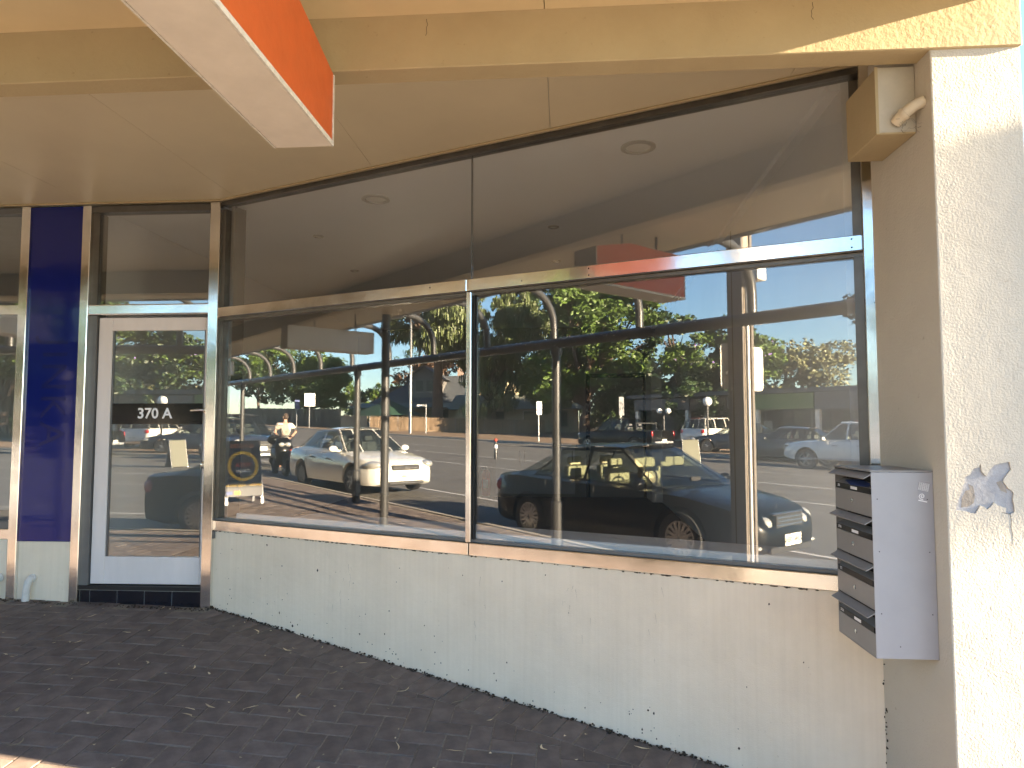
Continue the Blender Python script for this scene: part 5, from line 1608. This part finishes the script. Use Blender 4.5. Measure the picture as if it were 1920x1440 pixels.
def outbuilding():
    zx = z_far(-36)
    t = thing('low_house', 'low pale house with long green grey roof behind brush fence', 'house', (-38, -40, zx))
    MB().box(-44.8, -43, zx-.4, -32.5, -37.2, zx+2.3).build('wall', MT['creamwall'], t)
    m = MB(); m.add([(-45.6, -36.4, zx+2.25), (-31.7, -36.4, zx+2.25), (-31.7, -40, zx+3.9), (-45.6, -40, zx+3.9), (-31.7, -43.8, zx+2.25), (-45.6, -43.8, zx+2.25)], [(0, 1, 2, 3), (3, 2, 4, 5), (1, 4, 2), (0, 3, 5)])
    m.build('roof', MT['roofgreen'], t)
    for x, mm in ((-43.6, 'trimwhite'), (-41.2, 'pinkwall'), (-37.6, 'trimwhite'), (-34.6, 'pinkwall')):
        w_ = MB().box(x, -37.19, zx+.5, x+1.5, -37.14, zx+2.0).build('window', MT['winglass'], t)
        m = MB(); m.box(x-.12, -37.185, zx+.38, x+1.62, -37.13, zx+.49); m.box(x-.12, -37.185, zx+2.01, x+1.62, -37.13, zx+2.12); m.box(x-.12, -37.185, zx+.5, x-.01, -37.13, zx+2.0); m.box(x+1.51, -37.185, zx+.5, x+1.62, -37.13, zx+2.0)
        m.build('window_frame', MT[mm], t)
    t.location = (-51.5, -47, z_far(-51)); t.rotation_euler = (0, 0, R(-40))
outbuilding()
def cottage():
    zx = z_far(-72)
    t = thing('cottage', 'pale pink cottage gable beyond the house near the fence', 'house', (-74, -48, zx))
    MB().prism([(-77, zx-.3), (-71, zx-.3), (-71, zx+3.0), (-74, zx+5.0), (-77, zx+3.0)], -44, -52, 'y').build('wall', MT['pinkwall'], t)
    m = MB()
    for s_ in (-1, 1):
        m.add([(-74, -43.5, zx+5.2), (-74, -52.4, zx+5.2), (-74+s_*3.5, -52.4, zx+2.8), (-74+s_*3.5, -43.5, zx+2.8), (-74, -43.5, zx+5.0), (-74+s_*3.5, -43.5, zx+2.6)], [(0, 1, 2, 3), (0, 3, 5, 4)])
    m.build('roof', MT['fascia_brown'], t)
cottage()
def gatehouse():
    zx = z_far(-12)
    t = thing('pavilion', 'small cream gabled pavilion across the road', 'building', (-25.5, -33, zx))
    MB().prism([(-28.6, zx+2.2), (-22.4, zx+2.2), (-25.5, zx+3.2)], -34, -38, 'y').build('gable', MT['creamwall'], t)
    for x in (-28.2, -25.5, -22.8):
        MB().box(x-.1, -34.2, zx-.3, x+.1, -34.0, zx+2.2).build('post', MT['trimwhite'], t)
    MB().box(-28.4, -38, zx-.3, -22.6, -37.8, zx+2.2).build('wall', MT['fascia_grey'], t)

# ================================================================ far shops
t = thing('shop_row', 'row of low shops with brown green and grey fascias across the road', 'building', (-14, -40, z_far(-14)))
zx = z_far(-14)
MB().box(-27.5, -46, zx-.5, 2.0, -40.0, zx+3.3).build('wall', MT['fascia_grey'], t)
MB().box(-28, -46.5, zx+3.3, 2.5, -36.6, zx+3.55).build('roof', MT['rooftile'], t)
for (a, b, z0, z1, mm) in ((-22.6, -19.9, 2.35, 3.15, 'fascia_brown'), (-19.8, -18.0, 2.45, 3.2, 'fascia_grey'), (-17.9, -14.2, 2.35, 3.25, 'fascia_green'), (-14.1, -9.6, 2.3, 3.28, 'fascia_grey'), (-9.5, -3.0, 2.3, 3.28, 'fascia_brown'), (-27.4, -22.7, 2.45, 3.2, 'fascia_grey')):
    MB().box(a, -36.9, zx+z0, b, -36.7, zx+z1).build('fascia_sign', MT[mm], t)
for x in (-27.2, -22.9, -21.4, -17.8, -14.0, -9.6, -5.2, -1.0):
    MB().box(x-.12, -37.0, zx-.3, x+.12, -36.75, zx+2.4).build('column', MT['trimwhite'], t)
for k in range(9):
    x = -26.4+3.1*k
    w_ = MB().box(x, -39.99, zx+.4, x+2.3, -39.93, zx+2.3).build('window', MT['winglass'], t)
    m = MB(); m.box(x-.06, -39.985, zx+.3, x+2.36, -39.92, zx+.39); m.box(x+1.1, -39.985, zx+.41, x+1.18, -39.92, zx+2.29); m.build('window_frame', MT['galv'], t)
for (x, mm) in ((-19.2, 'white_ink'), (-13.3, 'orangeprint'), (-8.2, 'white_ink')):
    MB().box(x, -39.92, zx+1.0, x+.6, -39.90, zx+1.7).build('window_poster', MT[mm], t)

# ================================================================ street furniture across the road
def lamp_globe(x, y, h, r, label, twin=False):
    z = road_z(x)+.15
    t = thing('street_lamp', label, 'street lamp', (x, y, z))
    MB().tube([(x, y, z-.1), (x, y, z+h)], .045, 8).build('pole', MT['steel_dark'], t)
    for s_ in ((-.3, .3) if twin else (0,)):
        m = MB(); m.ball((x+s_, y, z+h+(.05 if twin else r)), r); m.build('globe', MT['globe'], t, smooth=60)
    if twin: MB().tube([(x-.3, y, z+h-.12), (x, y, z+h-.2), (x+.3, y, z+h-.12)], .025, 6).build('arm', MT['steel_dark'], t)
lamp_globe(-15.6, -28.6, 2.3, .24, 'white globe street lamp in front of the brown shop fascia')
lamp_globe(-18.7, -29.0, 2.0, .16, 'twin globe street lamp beside the white wagon', twin=True)
def signpost(name, x, y, z1, w_, h, face, label, ink=None, txt=None):
    z = road_z(x)+.15
    t = thing(name, label, 'sign', (x, y, z))
    MB().tube([(x, y, z-.1), (x, y, z1-h*.3)], .04, 8).build('pole', MT['galv'], t)
    M = Matrix.Translation((x+.05, y, z1-h/2)) @ Matrix.Rotation(R(90), 4, 'Z')
    m = MB(); m.M = M; m.box(-w_/2, -.012, -h/2, w_/2, .0, h/2); m.M = None
    p_ = m.build('plate', MT[face], t)
    if ink:
        text('sign_text', txt, h*.25, MT[ink], M @ Matrix.Translation((0, -.014, 0)) @ TXT_FRONT, t, extrude=.001, bold=.004).parent = p_
signpost('street_sign', -64.6, -28.5, 4.75, 1.15, 1.35, 'white_ink', 'white street sign with orange lettering before the dark fence', 'orangeprint', 'TAXI\nZONE')
signpost('street_sign', -67.9, -28.5, 4.15, .55, 1.0, 'blueprint', 'small blue street sign on a pole before the dark fence', 'white_ink', 'P')
signpost('parking_sign', -28.3, -28.4, 2.85, .45, .85, 'white_ink', 'white parking sign at the end of the brush fence', 'plate_ink', '2P\n8-5')
signpost('parking_sign', -21.0, -28.1, 2.9, .40, 1.05, 'galv', 'grey backed parking sign behind the black ute', 'plate_ink', '1P\n9-5')
x, y = -45.5, -29.2; z = road_z(x)
t = thing('light_pole', 'tall grey steel street light pole in front of the brush fence', 'light pole', (x, y, z))
MB().tube([(x, y, z), (x, y, z+5), (x, y, z+9.2), (x+.4, y+.3, z+9.8), (x+2.2, y+1.6, z+10.1)], [.13, .11, .08, .06, .05], 10).build('pole', MT['galv'], t, smooth=50)
m = MB(); m.ball((x+2.4, y+1.7, z+10.08), .40, .2, .09); m.build('lamp_head', MT['galv'], t, smooth=60)
x, y = -43.2, -29.3; z = road_z(x)+.15
t = thing('name_post', 'thin post with forked street name blades by brush fence', 'sign', (x, y, z))
MB().tube([(x, y, z), (x, y, z+2.3)], .035, 8).build('pole', MT['galv'], t)
for a in (25, -35):
    m = MB(); m.M = Matrix.Translation((x, y, z+2.35)) @ Matrix.Rotation(R(90+a), 4, 'Z'); m.box(-.05, -.012, -.08, .75, .012, .08); m.M = None
    m.build('blade', MT['galv'], t)
x, y = -17.0, -16.0; z = roadtop(x, y)
t = thing('bollard', 'black bollard with white band on the centre of the road', 'bollard', (x, y, z))
m = MB(); m.lathe([(.07, 0), (.06, .70), (.04, .74)], 12, Matrix.Translation((x, y, z))); m.build('post', MT['blackboard'], t, smooth=40)
m = MB(); m.lathe([(.068, .45), (.066, .60)], 12, Matrix.Translation((x, y, z))); m.build('band', MT['white_ink'], t)
m = MB(); m.ball((x, y, z+.78), .07); m.build('cap', MT['redprint'], t, smooth=60)

# ================================================================ unseen verandah shape added to block sun from the pier
t = thing('added_sun_blocker', 'boxed verandah shape added out of view to shade the pier', 'verandah', (16, -3, foot_z(16, -3)))
MB().box(14.2, -3.20, 3.24, 17.0, 0.0, 4.74).build('blocker_fascia', MT['beam'], t)  # added box, sized so its edges cast the shade band on the pier
MB().box(14.2, 0.001, -1.2, 22.0, 3.0, 4.74).build('wall', MT['pier'], t)
for x in (14.4, 16.8):
    MB().tube([(x, -2.2, foot_z(x, -2.2)-.05), (x, -2.2, 3.24)], .06, 12).build('post', MT['steel_dark'], t)
MB().box(4.6, -0.6, -1.2, 14.0, 3.0, 2.2).build('link_wall', MT['pier'], t)
sheet('footpath_right', rng(8, 40, 16), rng(KERB+.02, 1.2, 4), foot_z, MT['concrete'], dz=-.006)
sheet('footpath_left', rng(-150, -20, 60), rng(KERB+.02, 1.2, 4), foot_z, MT['concrete'], dz=-.006)
